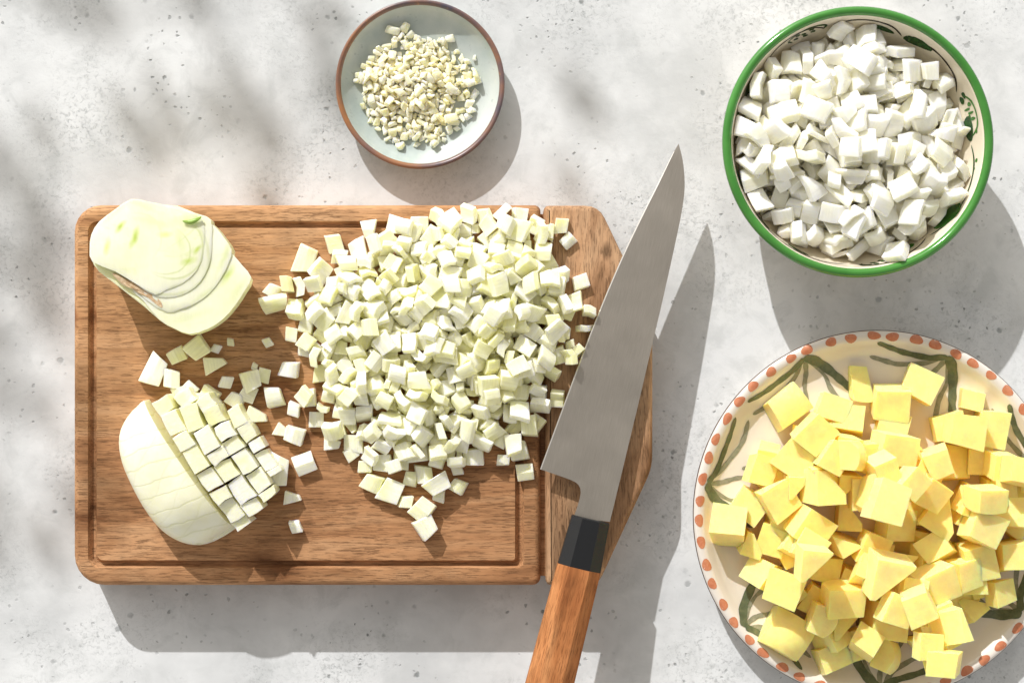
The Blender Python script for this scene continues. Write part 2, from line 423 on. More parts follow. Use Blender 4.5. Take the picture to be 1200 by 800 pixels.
# tongue that joins grip and planks in the slot between them
t0 = W(630, 676, BT) - BC; t1 = W(642, 250, BT) - BC
bm = loft_bm([rrect(t0.x, t0.y, t1.x, t1.y, (1, 1, 1, 1), z, 2) for z in (8, 47)])
link('joining_tongue', mesh_bm('joining_tongue', bm), W_LOW, board)

# ------------------------------------------------------------------ lathed dishes with painted decoration
class Prof:
    def __init__(s, pts):
        s.p = [Vector(q) for q in pts]; s.L = [0.0]
        for a, b in zip(s.p[:-1], s.p[1:]): s.L.append(s.L[-1] + (b - a).length)
    def at_s(s, q):
        q = max(0, min(s.L[-1] - 1e-4, q))
        for i in range(len(s.p) - 1):
            if q <= s.L[i + 1]:
                t = (q - s.L[i]) / (s.L[i + 1] - s.L[i]); pt = s.p[i].lerp(s.p[i + 1], t)
                d = (s.p[i + 1] - s.p[i]).normalized(); return pt, Vector((-d.y, d.x))
    def s_of_r(s, r):
        for i in range(len(s.p) - 1):
            if s.p[i].x <= r <= s.p[i + 1].x or i == len(s.p) - 2:
                t = (r - s.p[i].x) / (s.p[i + 1].x - s.p[i].x); return s.L[i] + t * (s.L[i + 1] - s.L[i])
def smooth_prof(pts, n=4):
    P = [Vector(q) for q in pts]; out = [P[0]]
    for i in range(len(P) - 1):
        p0 = P[max(0, i - 1)]; p1 = P[i]; p2 = P[i + 1]; p3 = P[min(len(P) - 1, i + 2)]
        for k in range(1, n + 1):
            t = k / n
            out.append(.5 * ((2 * p1) + (-p0 + p2) * t + (2 * p0 - 5 * p1 + 4 * p2 - p3) * t * t + (-p0 + 3 * p1 - 3 * p2 + p3) * t ** 3))
    return [(max(0.0, q.x), q.y) for q in out]
def lathe(name, prof, mat, parent, n=160, wob=0.0, close=False):
    bm = bmesh.new(); rings = []
    for (r, z) in prof:
        if r < 1e-3: rings.append([bm.verts.new((0, 0, z))]); continue
        rings.append([bm.verts.new((r * (1 + wob * sin(3 * a + 1) + wob * .6 * sin(5 * a)) * cos(a), r * (1 + wob * sin(3 * a + 1) + wob * .6 * sin(5 * a)) * sin(a), z)) for a in (2 * pi * i / n for i in range(n))])
    prs = list(zip(rings[:-1], rings[1:]))
    if close: prs.append((rings[-1], rings[0]))
    for a, b in prs:
        for i in range(n):
            j = (i + 1) % n
            if len(a) == 1: bm.faces.new((a[0], b[j], b[i]))
            elif len(b) == 1: bm.faces.new((a[i], a[j], b[0]))
            else: bm.faces.new((a[i], a[j], b[j], b[i]))
    return link(name, mesh_bm(name, bm), mat, parent, smooth=50)
def ribbon(name, prof, pts, mat, parent, lift=.35, seg=26, across=4, wob=0.0, taper=(1, 1)):
    """brush stroke on the inside of a dish: pts = (angle deg, arc s, width)"""
    P = [Vector((p[0], p[1], p[2])) for p in pts]; C = []
    for i in range(len(P) - 1):
        p0 = P[max(0, i - 1)]; p1 = P[i]; p2 = P[i + 1]; p3 = P[min(len(P) - 1, i + 2)]
        m = max(3, seg // (len(P) - 1))
        for k in range(m + (i == len(P) - 2)):
            t = k / m
            C.append(.5 * ((2 * p1) + (-p0 + p2) * t + (2 * p0 - 5 * p1 + 4 * p2 - p3) * t * t + (-p0 + 3 * p1 - 3 * p2 + p3) * t ** 3))
    bm = bmesh.new(); rows = []
    n = len(C)
    for i, c in enumerate(C):
        rr = max(20.0, prof.at_s(c.y)[0].x)
        a = C[min(n - 1, i + 1)]; b_ = C[max(0, i - 1)]
        d = Vector((radians(a.x - b_.x) * rr, a.y - b_.y)).normalized(); nn = Vector((-d.y, d.x))
        e = min(1.0, sqrt(max(0, 1 - (1 - min(1, i / (n * .1 + 1))) ** 2)) * taper[0] + (1 - taper[0])) if taper[0] else 1
        f = sqrt(max(0.0, 1 - (1 - min(1.0, (n - 1 - i) / (n * .1 + 1))) ** 2))
        w = c.z * max(.12, e) * max(.12, f) * (1 + .10 * sin(i * 1.3 + pts[0][0]))
        row = []
        for k in range(across + 1):
            o = (k / across - .5) * w
            th = radians(c.x) + nn.x * o / rr; s_ = c.y + nn.y * o
            q, nm = prof.at_s(s_); q = q + nm * lift
            row.append(bm.verts.new((q.x * cos(th), q.x * sin(th), q.y)))
        rows.append(row)
    for a, b_ in zip(rows[:-1], rows[1:]):
        for k in range(across): bm.faces.new((a[k], a[k + 1], b_[k + 1], b_[k]))
    return link(name, mesh_bm(name, bm), mat, parent, smooth=60)
def blob(name, prof, th, s0, wa, ws, mat, parent, lift=.35, tilt=0.0, n=14):
    """small painted dab: wa along the rim, ws across"""
    bm = bmesh.new(); rr = prof.at_s(s0)[0].x; rings = []
    for f in (0.0, .5, 1.0):
        ring = []
        for i in range(n if f else 1):
            a = 2 * pi * i / n; k = f * (1 + .08 * sin(3 * a + th * 7))
            x = cos(a) * wa / 2 * k; y = sin(a) * ws / 2 * k
            x, y = x * cos(tilt) - y * sin(tilt), x * sin(tilt) + y * cos(tilt)
            q, nm = prof.at_s(s0 + y); q = q + nm * lift; t = radians(th) + x / rr
            ring.append(bm.verts.new((q.x * cos(t), q.x * sin(t), q.y)))
        rings.append(ring)
    for i in range(n):
        j = (i + 1) % n
        bm.faces.new((rings[0][0], rings[1][i], rings[1][j])); bm.faces.new((rings[1][i], rings[2][i], rings[2][j], rings[1][j]))
    return link(name, mesh_bm(name, bm), mat, parent, smooth=60)

# garlic dish
GL = m_glaze('celadon_glaze', (.40, .47, .45), .2, (.58, .62, .59), 30, ((.30, .35, .34), 240, .45))
GR = m_glaze('burnt_rim_glaze', (.36, .15, .05), .3, (.10, .085, .11), 22, ((.50, .24, .09), 70, .8))
dish = empty('small_dish', (*DISH['c'], 0), 'small round celadon stoneware dish with a burnt brown rim', 'dish')
ip = smooth_prof(DISH['inner'][:-1] + [(92.4, 26.6)]); op = smooth_prof([(97.0, 25), (92, 15), (82, 6), (66, 2.5)]) + [(54, 2), (53, 0), (47, 0), (46, 2.5), (0, 2.5)]
lathe('dish_body', ip + [(93.2, 27.2), (96.6, 26.2)] + op, GL, dish, wob=.0012)
lathe('brown_rim', [(91.6, 26.0), (92.4, 27.6), (94.0, 29.4), (95.8, 29.8), (97.3, 28.8), (97.9, 26.6), (97.2, 24.6), (95.0, 24.5)], GR, dish, wob=.0012, close=True)

# onion bowl
CRM = m_glaze('cream_glaze', (.76, .68, .55), .15, (.80, .73, .61), 14)
GRN = m_glaze('green_rim_glaze', (.045, .19, .03), .14, (.07, .26, .045), 30)
DGR = m_paint('dark_green_paint', (.012, .045, .012), (.03, .10, .02), 240)
LGR = m_paint('leaf_green_paint', (.03, .13, .015), (.06, .22, .03), 200)
BRN = m_paint('brown_line_paint', (.03, .022, .015), (.06, .045, .03), 200)
bowl = empty('serving_bowl', (*BOWL['c'], 0), 'cream ceramic bowl with thick green rim and painted green leaves, full of diced onion', 'bowl')
bi = smooth_prof(BOWL['inner'][:-1] + [(140.6, 101.5)]); bo = smooth_prof([(149, 95), (145, 80), (136, 58), (120, 36), (98, 19), (74, 10)]) + [(60, 8), (59, 0), (52, 0), (50, 5), (0, 5)]
bowl_b = lathe('bowl_body', bi + [(142, 103), (148, 102)] + bo, CRM, bowl)
lathe('green_rim', [(140.6, 101.4), (141.0, 103.4), (142.6, 105.8), (145.6, 107), (148.6, 106), (150.5, 103), (150.8, 98.5), (150, 94), (147, 93)], GRN, bowl, close=True)
bp = Prof(bi); LB = bp.L[-1]
def bs(r_img):     # arc position from the distance below the rim
    return LB - r_img
for a0, a1, d0, d1, mt in ((99, 66, 12, 14, BRN), (60, 27, 16, 20, BRN), (24, 4, 12, 12, LGR), (0, -50, 18, 15, DGR), (-52, -88, 18, 10, BRN), (-95, -150, 12, 14, BRN), (-155, -185, 14, 18, BRN), (170, 140, 12, 14, BRN), (136, 104, 10, 12, BRN)):
    m_ = (a0 + a1) / 2
    ribbon('scroll_line', bp, [(a0, bs(d0 + 10), 1.6), (a0 + (a1 - a0) * .2, bs(d0), 3.2), (m_, bs((d0 + d1) / 2 - 3), 2.8), (a1 - (a1 - a0) * .2, bs(d1), 3.2), (a1, bs(d1 + 12), 1.8)], mt, bowl_b)
for th, d, wa, ws, tl, mt in ((58, 22, 30, 13, -.25, DGR), (76, 24, 24, 8, .2, DGR), (152, 26, 18, 26, .5, DGR), (165, 20, 24, 14, -.3, DGR), (172, 34, 18, 16, 0, DGR), (-37, 24, 34, 22, .4, LGR),
                              (-140, 22, 20, 10, 0, DGR), (-165, 20, 24, 12, .2, DGR), (8, 30, 24, 14, 0, DGR), (-118, 22, 22, 10, .2, DGR), (-62, 34, 16, 10, 0, LGR)):
    blob('painted_leaf', bp, th, bs(d), wa * 1.2, ws * 1.25, mt, bowl_b, tilt=tl)
for th in (113, -78):
    ribbon('painted_loop', bp, [(th - 8, bs(24), 2.4), (th - 9, bs(15), 3.5), (th - 3, bs(9), 3.5), (th + 4, bs(9), 2.6), (th + 10, bs(16), 2.4), (th + 8, bs(26), 3.2)], DGR, bowl_b)
    for da, dd in ((-2, 15), (2, 19), (5, 15), (-3, 22), (1, 25), (6, 22)):
        blob('painted_dot', bp, th + da, bs(dd), 7, 5, DGR, bowl_b, tilt=.6)
for th, dd, wa, ws in ((24, 22, 8, 7), (22, 29, 9, 8), (19, 18, 5, 8), (17, 25, 3, 12), (15, 20, 3, 12), (13, 24, 8, 4), (12, 18, 4, 10), (6, 15, 6, 4), (-8, 14, 5, 5), (-12, 16, 4, 4), (-70, 16, 9, 4), (-66, 13, 8, 4), (-66, 20, 7, 4), (-84, 15, 9, 3)):
    blob('painted_dot', bp, th, bs(dd), wa, ws, DGR if wa * ws > 40 else LGR, bowl_b)

# potato plate
PCR = m_glaze('plate_glaze', (.74, .68, .61), .2, (.79, .74, .68), 12)
TER = m_paint('terracotta_paint', (.50, .16, .075), (.62, .26, .14), 180)
OLV = m_paint('olive_paint', (.075, .10, .060), (.15, .17, .10), 190)
OLL = m_paint('thin_olive_paint', (.19, .20, .145), (.33, .32, .24), 240)
plate = empty('dinner_plate', (*PLATE['c'], 0), 'large cream plate with terracotta dashes round the rim and olive leaf sprays, under potato cubes', 'plate')
pi_ = smooth_prof(PLATE['inner']); 
plate_b = lathe('plate_body', pi_ + [(203, 32.0), (206, 33), (209.5, 33), (212, 31.6), (213, 29), (212.2, 26.5), (208, 22), (199, 14.5), (184, 8), (150, 4), (124, 3), (122, 0), (114, 0), (112, 4), (0, 4)], PCR, plate, 200)
pfull = Prof(pi_ + [(203, 32.0), (206, 33), (209.5, 33), (212, 31.6), (213, 29)])
lathe('brown_edge_line', [(212.5, 30.6), (213.25, 29.6), (213.3, 28.6), (212.9, 27.6)], m_paint('edge_brown', (.06, .035, .03), (.12, .07, .05)), plate, 200)
rr = random.Random(3); nd = 52
for i in range(nd):
    blob('rim_dash', pfull, i * 360 / nd + 2.0 + rr.uniform(-.7, .7), pfull.s_of_r(206.4) + rr.uniform(-.8, .8), rr.uniform(13, 16), rr.uniform(9.5, 11.5), TER, plate_b, tilt=rr.uniform(-.3, .3))
def S_(r): return pfull.s_of_r(r)
for i, th in enumerate((66, 115, 169.5, 220, 271, 326, 16)):
    j = lambda q: q + rr.uniform(-1.5, 1.5)
    m = -1 if i == 2 else 1
    for nm, pts, mt, lf in (
        ('leaf_stroke', [(th, S_(200), 10), (th + 5 * m, S_(j(193)), 9), (th + 13 * m, S_(j(190)), 8), (th + 19 * m, S_(j(193)), 7.5), (th + 24 * m, S_(199), 7)], OLV, .5),
        ('leaf_stroke', [(th, S_(201), 13), (th - 4 * m, S_(j(190)), 12), (th - 9 * m, S_(j(168)), 9.5), (th - 13 * m, S_(j(152)), 9), (th - 17 * m, S_(142), 8)], OLV, .55),
        ('leaf_stroke', [(th + 1 * m, S_(200), 6), (th + 5 * m, S_(j(186)), 6), (th + 14 * m, S_(j(176)), 5.5), (th + 20 * m, S_(j(177)), 6), (th + 26 * m, S_(183), 5)], OLL, .4),
        ('leaf_stroke', [(th, S_(196), 6), (th + 1 * m, S_(j(182)), 6), (th + 4 * m, S_(j(166)), 5), (th + 6 * m, S_(148), 4)], OLL, .45),
        ('leaf_stroke', [(th - m, S_(194), 5), (th - 5 * m, S_(j(172)), 4), (th - 6 * m, S_(j(150)), 6), (th - 11 * m, S_(118), 5)], OLL, .47),
        ('leaf_stroke', [(th + 8 * m, S_(j(164)), 4), (th + 12 * m, S_(j(152)), 5), (th + 18 * m, S_(j(150)), 3.5)], OLL, .42)):
        ribbon(nm, pfull, pts, mt, plate_b, lift=lf)

# ------------------------------------------------------------------ the knife
KO = W(692, 608, 80); KO.z = 80
kt = W(795, 168, 52)
ax = (kt - KO); SL = -math.atan2(18.5, 345)
ang = atan2(ax.y, ax.x)
knife = empty('kitchen_knife', KO, 'long kitchen knife with a brushed steel blade, black ferrule and reddish wooden handle', 'knife')
knife.rotation_euler = Matrix.Rotation(ang, 3, 'Z').to_euler()
knife.rotation_euler = (Matrix.Rotation(ang, 3, 'Z') @ Matrix.Rotation(-SL, 3, 'Y')).to_euler()
KM = (Matrix.Translation(KO) @ Matrix.Rotation(ang, 4, 'Z') @ Matrix.Rotation(-SL, 4, 'Y'))
KI = KM.inverted()
def K2(px, py, lz=0.0):
    """photo position -> knife-frame x, y on the plane local z = lz"""
    o = Vector((0, 0, CAMH)); d = W(px, py, 0) - o
    o2 = KI @ o; d2 = (KI.to_3x3() @ d); t = (lz - o2.z) / d2.z
    p = o2 + d2 * t; return Vector((p.x, p.y))
edge_px = [(633, 549.5), (646, 514), (664, 465), (684, 411), (706, 355), (730, 299), (752, 253), (768, 221), (781, 195), (789, 179), (795.3, 168.5)]
spine_px = [(714.5, 611), (726.5, 562), (740, 506), (752, 456), (765, 400), (774, 362), (784, 318), (792.5, 279), (799, 247), (802.3, 220), (800.5, 191)]
nb = 40
def resample(P, n):
    L = [0]
    for a, b_ in zip(P[:-1], P[1:]): L.append(L[-1] + (b_ - a).length)
    out = []
    for i in range(n):
        t = L[-1] * i / (n - 1)
        for k in range(len(P) - 1):
            if t <= L[k + 1] + 1e-6: out.append(P[k].lerp(P[k + 1], (t - L[k]) / (L[k + 1] - L[k]))); break
    return out
E = [K2(*p) for p in edge_px]; Sp = [K2(*p) for p in spine_px]
Sp.append(E[-1].copy())
neck = [K2(672, 606), K2(677, 592), K2(680.5, 577), K2(678, 568), K2(670, 562.5), K2(652, 556)]
# the blade is swept from the neck to the tip, as sections across its width
def smooth_pts(P, n=3):
    P = [Vector((p.x, p.y)) for p in P]; out = [P[0]]
    for i in range(len(P) - 1):
        p0 = P[max(0, i - 1)]; p1 = P[i]; p2 = P[i + 1]; p3 = P[min(len(P) - 1, i + 2)]
        for k in range(1, n + 1):
            t = k / n
            out.append(.5 * ((2 * p1) + (-p0 + p2) * t + (2 * p0 - 5 * p1 + 4 * p2 - p3) * t * t + (-p0 + 3 * p1 - 3 * p2 + p3) * t ** 3))
    return out
Es = resample(smooth_pts(E), nb); Ss = resample(smooth_pts(Sp), nb + 6)
# spine thickness 4 at the neck thinning to 1.2 at the tip, wedge to the edge
bm = bmesh.new()
front = smooth_pts(neck, 2) + Es          # side that carries the heel and the cutting edge
def spine_at(x):
    best = None
    for a, b_ in zip(Ss[:-1], Ss[1:]):
        if min(a.x, b_.x) - 1e-6 <= x <= max(a.x, b_.x) + 1e-6:
            t = 0 if abs(b_.x - a.x) < 1e-9 else (x - a.x) / (b_.x - a.x)
            y = a.y + (b_.y - a.y) * t
            best = y if best is None else min(best, y)
    return best if best is not None else (Ss[0].y if x < Ss[0].x else Ss[-1].y)
outline = front + list(reversed(Ss[:-1]))
xmax = max(p.x for p in outline); xmin = min(p.x for p in outline)
ym = sum(p.y for p in Ss[:10]) / 10
def thick(p):
    """half thickness from place: 0.15 at the cutting edge, thicker at the spine"""
    tx = 2.3 - 1.5 * max(0, min(1, p.x / xmax))
    return tx
def ring_of(pts, f): return pts
topv = []; 
fr_side = {}
N1 = len(front)
vt = []; vb = []
for i, p in enumerate(outline):
    if i < N1 and p.x > -2 and i >= len(front) - nb:
        h = .25
    elif i < N1:
        h = 1.9 - 1.6 * min(1, max(0, (i - (len(front) - nb) + 9) / 9.0)) if i > len(front) - nb - 9 else 1.9
    else: h = thick(p)
    vt.append(bm.verts.new((p.x, p.y, h))); vb.append(bm.verts.new((p.x, p.y, -h)))
for i in range(len(outline)):
    j = (i + 1) % len(outline); bm.faces.new((vb[i], vb[j], vt[j], vt[i]))
bm.faces.new(vt); bm.faces.new(list(reversed(vb)))
bmesh.ops.triangulate(bm, faces=[f for f in bm.faces if len(f.verts) > 4])
STL = m_blade()
link('blade', mesh_bm('blade', bm), STL, knife, smooth=30)
me_, nte, be = mat_new('ground_edge'); be.inputs['Base Color'].default_value = (.60, .57, .53, 1); be.inputs['Metallic'].default_value = 1; be.inputs['Roughness'].default_value = .3
bm = bmesh.new(); top_ = []; 
for i, p in enumerate(Es[:-1]):
    a_ = Es[max(0, i - 1)]; c_ = Es[min(nb - 1, i + 1)]; d_ = (c_ - a_).normalized(); n_ = Vector((-d_.y, d_.x))
    if n_.y * (Ss[10].y - Es[10].y) < 0: n_ = -n_
    top_.append([(p.x - n_.x * .15, p.y - n_.y * .15, .05), (p.x, p.y, .34), (p.x + n_.x * 1.7 * min(1, (nb - i) / 6), p.y + n_.y * 1.7 * min(1, (nb - i) / 6), .46)])
loft_bm(top_, closed=False, cap_first=False, cap_last=False, bm=bm)
link('cutting_edge', mesh_bm('cutting_edge', bm), me_, knife, smooth=60)
FER = m_glaze('black_ferrule', (.004, .0045, .006), .42)
def octo(x, hw, hh, yc=0.0):
    c = .42; P = [(-1, -c), (-c * 1.1, -1), (c * 1.1, -1), (1, -c), (1, c), (c * 1.1, 1), (-c * 1.1, 1), (-1, c)]
    return [(x, yc + a * hw, b_ * hh) for a, b_ in P]
f0 = (K2(671, 603.5, 14) + K2(715, 613, 14)) / 2; f1 = (K2(654.5, 660.5, 14) + K2(704, 671.5, 14)) / 2
hw0 = (K2(671, 603.5, 6) - K2(715, 613, 6)).length / 2; hw1 = (K2(654.5, 660.5, 6) - K2(704, 671.5, 6)).length / 2
h0_, h1_ = K2(617, 800, 8), K2(672.5, 800, 8)
dirx = (f1 - f0).normalized(); hwE = abs((h0_ - h1_).cross(dirx)) / 2 if hasattr(Vector((0, 0)), 'cross') else 24
hm = (h0_ + h1_) / 2
def hsec(p, hw, hh, ch=0): return octo(p.x, hw - ch, hh - ch, p.y)
bm = loft_bm([hsec(f0 - (f1 - f0).normalized() * 0, hw0, 15.5, 1.2), hsec(f0 + dirx * 1.2, hw0, 15.5), hsec(f1, hw1, 17.8)])
link('ferrule', mesh_bm('ferrule', bm), FER, knife, smooth=25)
end = f1 + (hm - f1) * 1.95
bm = loft_bm([hsec(f1 + dirx * .1, hw1 + .2, 18), hsec(hm, hwE + .6, 19), hsec(end - dirx * 3, hwE + 1.6, 19.6), hsec(end, hwE + 1.2, 19.4, 2.5)])
link('handle', mesh_bm('handle', bm), W_HAN, knife, smooth=25)

# ------------------------------------------------------------------ fennel half, cut face up
def poly2(pts, z, o): return [(W(x, y, z) - o).xy for x, y in pts]
def catmull(P, n=4, closed=True):
    out = []; L = len(P); m = L if closed else L - 1
    for i in range(m):
        p0, p1, p2, p3 = P[(i - 1) % L], P[i], P[(i + 1) % L], P[(i + 2) % L]
        if not closed: p0 = P[max(0, i - 1)]; p3 = P[min(L - 1, i + 2)]
        for k in range(n):
            t = k / n
            out.append(.5 * ((2 * p1) + (-p0 + p2) * t + (2 * p0 - 5 * p1 + 4 * p2 - p3) * t * t + (-p0 + 3 * p1 - 3 * p2 + p3) * t ** 3))
    return out
def body(name, pts, ztop, zbot, mat, parent, o, drift=(0, 0), shrink=.5, dome=2.0, crisp=2, n=8, sharp=35):
    """solid with the traced outline as its upper face, rounding in underneath"""
    P = catmull(poly2(pts, ztop, o), crisp)
    c = sum(P, Vector((0, 0))) / len(P); rings = []
    for i in range(n + 1):
        t = i / n; a = t * pi / 2 * .98
        k = shrink + (1 - shrink) * sqrt(max(0, 1 - (1 - sin(a)) ** 2)) if True else 1
        z = zbot + (ztop - zbot) * t
        d = Vector(drift) * sin(pi * t)
        rings.append([(c.x + (p.x - c.x) * k + d.x, c.y + (p.y - c.y) * k + d.y, z) for p in P])
    for f in (.96, .8, .55, .25):
        rings.append([(c.x + (p.x - c.x) * f, c.y + (p.y - c.y) * f, ztop + dome * (1 - f * f) + 1.2 * noise.noise(Vector((p.x * .03, p.y * .03, f * 3)))) for p in P])
    bm = loft_bm(rings)
    return link(name, mesh_bm(name, bm), mat, parent, smooth=sharp)
fo = W(195, 312, 60); fo.z = 60
half = empty('fennel_half', fo, 'halved fennel bulb lying cut side up with its layers showing, upper left of board', 'fennel')
def spot(nt, cx, cy, rx, ry, rot, warp=6):
    """soft stain centred at photo place cx, cy: 1 in the middle, 0 outside"""
    q = W(cx, cy, 128).xy - fo.xy; tc = nt.nodes.new('ShaderNodeTexCoord')
    nz = N(nt, 'ShaderNodeTexNoise'); nz.inputs['Scale'].default_value = 90; nt.links.new(tc.outputs['Object'], nz.inputs['Vector'])
    ad = nt.nodes.new('ShaderNodeVectorMath'); ad.operation = 'MULTIPLY_ADD'; ad.inputs[1].default_value = (warp * S,) * 3
    nt.links.new(nz.outputs['Color'], ad.inputs[0]); nt.links.new(tc.outputs['Object'], ad.inputs[2])
    sb = nt.nodes.new('ShaderNodeVectorMath'); sb.operation = 'SUBTRACT'; sb.inputs[1].default_value = ((q.x + warp / 2) * S, (q.y + warp / 2) * S, 0); nt.links.new(ad.outputs[0], sb.inputs[0])
    mp = nt.nodes.new('ShaderNodeMapping'); mp.vector_type = 'TEXTURE'; mp.inputs['Rotation'].default_value = (0, 0, rot); mp.inputs['Scale'].default_value = (rx * S, ry * S, 1000); nt.links.new(sb.outputs[0], mp.inputs[0])
    ln = nt.nodes.new('ShaderNodeVectorMath'); ln.operation = 'LENGTH'; nt.links.new(mp.outputs[0], ln.inputs[0])
    return ramp(nt, ln.outputs['Value'], [(.15, 1), (1.0, 0)])
def arc(nt, cx, cy, rx, ry, rot, x0):
    q = W(cx, cy, 128).xy - fo.xy; v = coords(nt)
    nz = N(nt, 'ShaderNodeTexNoise'); nz.inputs['Scale'].default_value = 60; nt.links.new(v, nz.inputs['Vector'])
    ad = nt.nodes.new('ShaderNodeVectorMath'); ad.operation = 'MULTIPLY_ADD'; ad.inputs[1].default_value = (5 * S,) * 3
    nt.links.new(nz.outputs['Color'], ad.inputs[0]); nt.links.new(v, ad.inputs[2])
    mp = nt.nodes.new('ShaderNodeMapping'); mp.vector_type = 'TEXTURE'; mp.inputs['Location'].default_value = ((q.x + 2.5) * S, (q.y + 2.5) * S, 0); mp.inputs['Rotation'].default_value = (0, 0, rot); mp.inputs['Scale'].default_value = (rx * S, ry * S, 1000); nt.links.new(ad.outputs[0], mp.inputs[0])
    ln = nt.nodes.new('ShaderNodeVectorMath'); ln.operation = 'LENGTH'; nt.links.new(mp.outputs[0], ln.inputs[0])
    d = math_n(nt, 'ABSOLUTE', math_n(nt, 'SUBTRACT', ln.outputs['Value'], 1.0)); line = ramp(nt, d, [(.012, 1), (.05, 0)])
    sp_ = nt.nodes.new('ShaderNodeSeparateXYZ'); nt.links.new(mp.outputs[0], sp_.inputs[0])
    side = ramp(nt, math_n(nt, 'ADD', math_n(nt, 'MULTIPLY', sp_.outputs[0], .5), .5), [(x0, 0), (min(1, x0 + .3), 1)])
    return math_n(nt, 'MULTIPLY', line, side)
def m_cutface(name, g, spots=(), zt=128.0, arcs=((200, 290, 36, 34, -.5, .45, .55), (192, 292, 30, 27, -.5, .5, .5), (185, 290, 60, 46, -.6, .5, .35), (168, 272, 62, 26, .3, .6, .3), (150, 285, 40, 30, .5, .7, .3))):
    m, nt, b = mat_new(name); v = coords(nt)
    base = ramp(nt, noise_tex(nt, coords(nt, (18, 26, 10)), 1.0, 3, .5), [(.35, (.92, .92, .74)), (.65, (.89, .90, .60))])
    vein = ramp(nt, noise_tex(nt, coords(nt, (22, 60, 10), rot=(0, 0, .9)), 1.6, 4, .6, 1.5), [(.56, 0), (.70, 1)])
    c = mix(nt, math_n(nt, 'MULTIPLY', vein, g), base, (.70, .78, .34))
    for cx, cy, rx, ry, ro, x0, k in arcs:
        a_ = arc(nt, cx, cy, rx, ry, ro, x0); c = mix(nt, math_n(nt, 'MULTIPLY', a_, k), c, (.60, .66, .28))
    for cx, cy, rx, ry, ro, col, k in spots: c = mix(nt, math_n(nt, 'MULTIPLY', spot(nt, cx, cy, rx, ry, ro), k), c, col)
    # the outer skin of each layer, below its cut edge, is yellow green
    tc_ = nt.nodes.new('ShaderNodeTexCoord'); sz = nt.nodes.new('ShaderNodeSeparateXYZ'); nt.links.new(tc_.outputs['Object'], sz.inputs[0])
    sk = math_n(nt, 'MULTIPLY', math_n(nt, 'SUBTRACT', zt * S, sz.outputs[2]), 1 / (1.2 * S)); cl = nt.nodes.new('ShaderNodeClamp'); nt.links.new(sk, cl.inputs[0])
    c = mix(nt, math_n(nt, 'MULTIPLY', cl.outputs[0], .75), c, (.88, .90, .50))
    fine = ramp(nt, noise_tex(nt, coords(nt, (300, 60, 60), rot=(0, 0, .9)), 1.0, 3, .6), [(.35, .965), (.65, 1.02)])
    c = mix(nt, 1.0, c, fine, 'MULTIPLY')
    nt.links.new(c, b.inputs['Base Color']); b.inputs['Roughness'].default_value = .35
    b.inputs['Subsurface Weight'].default_value = .5; b.inputs['Subsurface Radius'].default_value = (.006, .006, .003); b.inputs['Subsurface Scale'].default_value = 1
    bump(nt, b, noise_tex(nt, coords(nt, (90, 90, 90)), 1, 4, .6), .0006, .5)
    return m
YG = (.55, .68, .10); YL = (.86, .80, .32); PG_ = (.72, .78, .40)
CUT1 = m_cutface('fennel_heart_cut', .35, [(142, 266, 11, 4, .9, YG, .9), (158, 278, 15, 5, 1.15, YG, .9), (126, 289, 12, 4.5, 1.4, YL, .9), (194, 275, 11, 5, 0, YL, .9), (222, 258, 24, 9, .1, PG_, .8), (231, 293, 9, 4, .9, YG, .8),
   (221, 306, 12, 5, .3, YG, .7), (213, 283, 6, 16, .2, PG_, .6), (181, 260, 26, 5, -.2, PG_, .6), (210, 335, 16, 4, .4, PG_, .8), (236, 316, 20, 4.5, 1.1, YG, .75), (245, 285, 22, 4, 1.5, PG_, .7), (133, 250, 22, 6, .7, PG_, .35), (172, 243, 26, 4, -.35, PG_, .35), (185, 262, 40, 14, -.2, (.90, .86, .50), .5)], 128.4)
SP2 = [(266, 322, 16, 5, 1.0, YG, .7), (262, 300, 30, 4, 1.2, PG_, .7), (240, 345, 24, 5, .6, PG_, .7), (278, 340, 20, 6, 1.0, PG_, .45), (225, 370, 26, 6, .3, PG_, .4)]
CUT2 = m_cutface('fennel_outer_cut', .2, SP2, 123.0); CUT3 = m_cutface('fennel_middle_cut', .2, SP2, 125.0); CUT4 = m_cutface('fennel_inner_cut', .3, SP2, 126.8)
HB = fo.z + .5
def H(*a, **k):
    pts, zt, zb = a[1], a[2] - 60, a[3] - 60
    return None
# outer petals, stepping down towards the lower right
def petal(name, pts, zt, zb, mat, **k):
    o = Vector((fo.x, fo.y, 0))
    ob = body(name, pts, zt, zb, mat, half, o, **k)
    ob.location = (0, 0, -fo.z * S); return ob
petal('outer_layer', [(200, 250), (240, 262), (272, 297), (284, 311), (294.5, 325), (287, 340), (276, 357), (262, 373), (244, 385), (222, 391), (203, 384), (186, 374), (168, 352), (150, 330), (160, 280)], 123.2, 62, CUT2, shrink=.72, drift=(-2, -2), dome=1)
petal('middle_layer', [(190, 240), (225, 248), (249, 263), (262, 278), (271.5, 293), (268, 308), (259, 326), (246, 343), (228, 356), (210, 363), (196, 366), (170, 350), (150, 320), (160, 270)], 125.2, 80, CUT3, shrink=.85, dome=1.5)
petal('inner_layer', [(155, 236), (190, 240), (230, 250), (247, 258), (248.5, 280), (247, 302), (240, 322), (228, 337), (212, 346), (194, 349), (172, 342), (140, 310), (135, 260)], 127, 90, CUT4, shrink=.9, dome=2)
petal('heart', [(153.5, 233.5), (172, 236), (196, 241), (222, 249), (236, 256), (240, 272), (239, 295), (231, 316), (214, 332), (194, 340), (182, 345), (160, 333), (135, 318), (108.5, 307), (105, 292), (107, 275), (116, 260), (134, 246)], 128.6, 78, CUT1, shrink=.93, drift=(1, -1), dome=3)
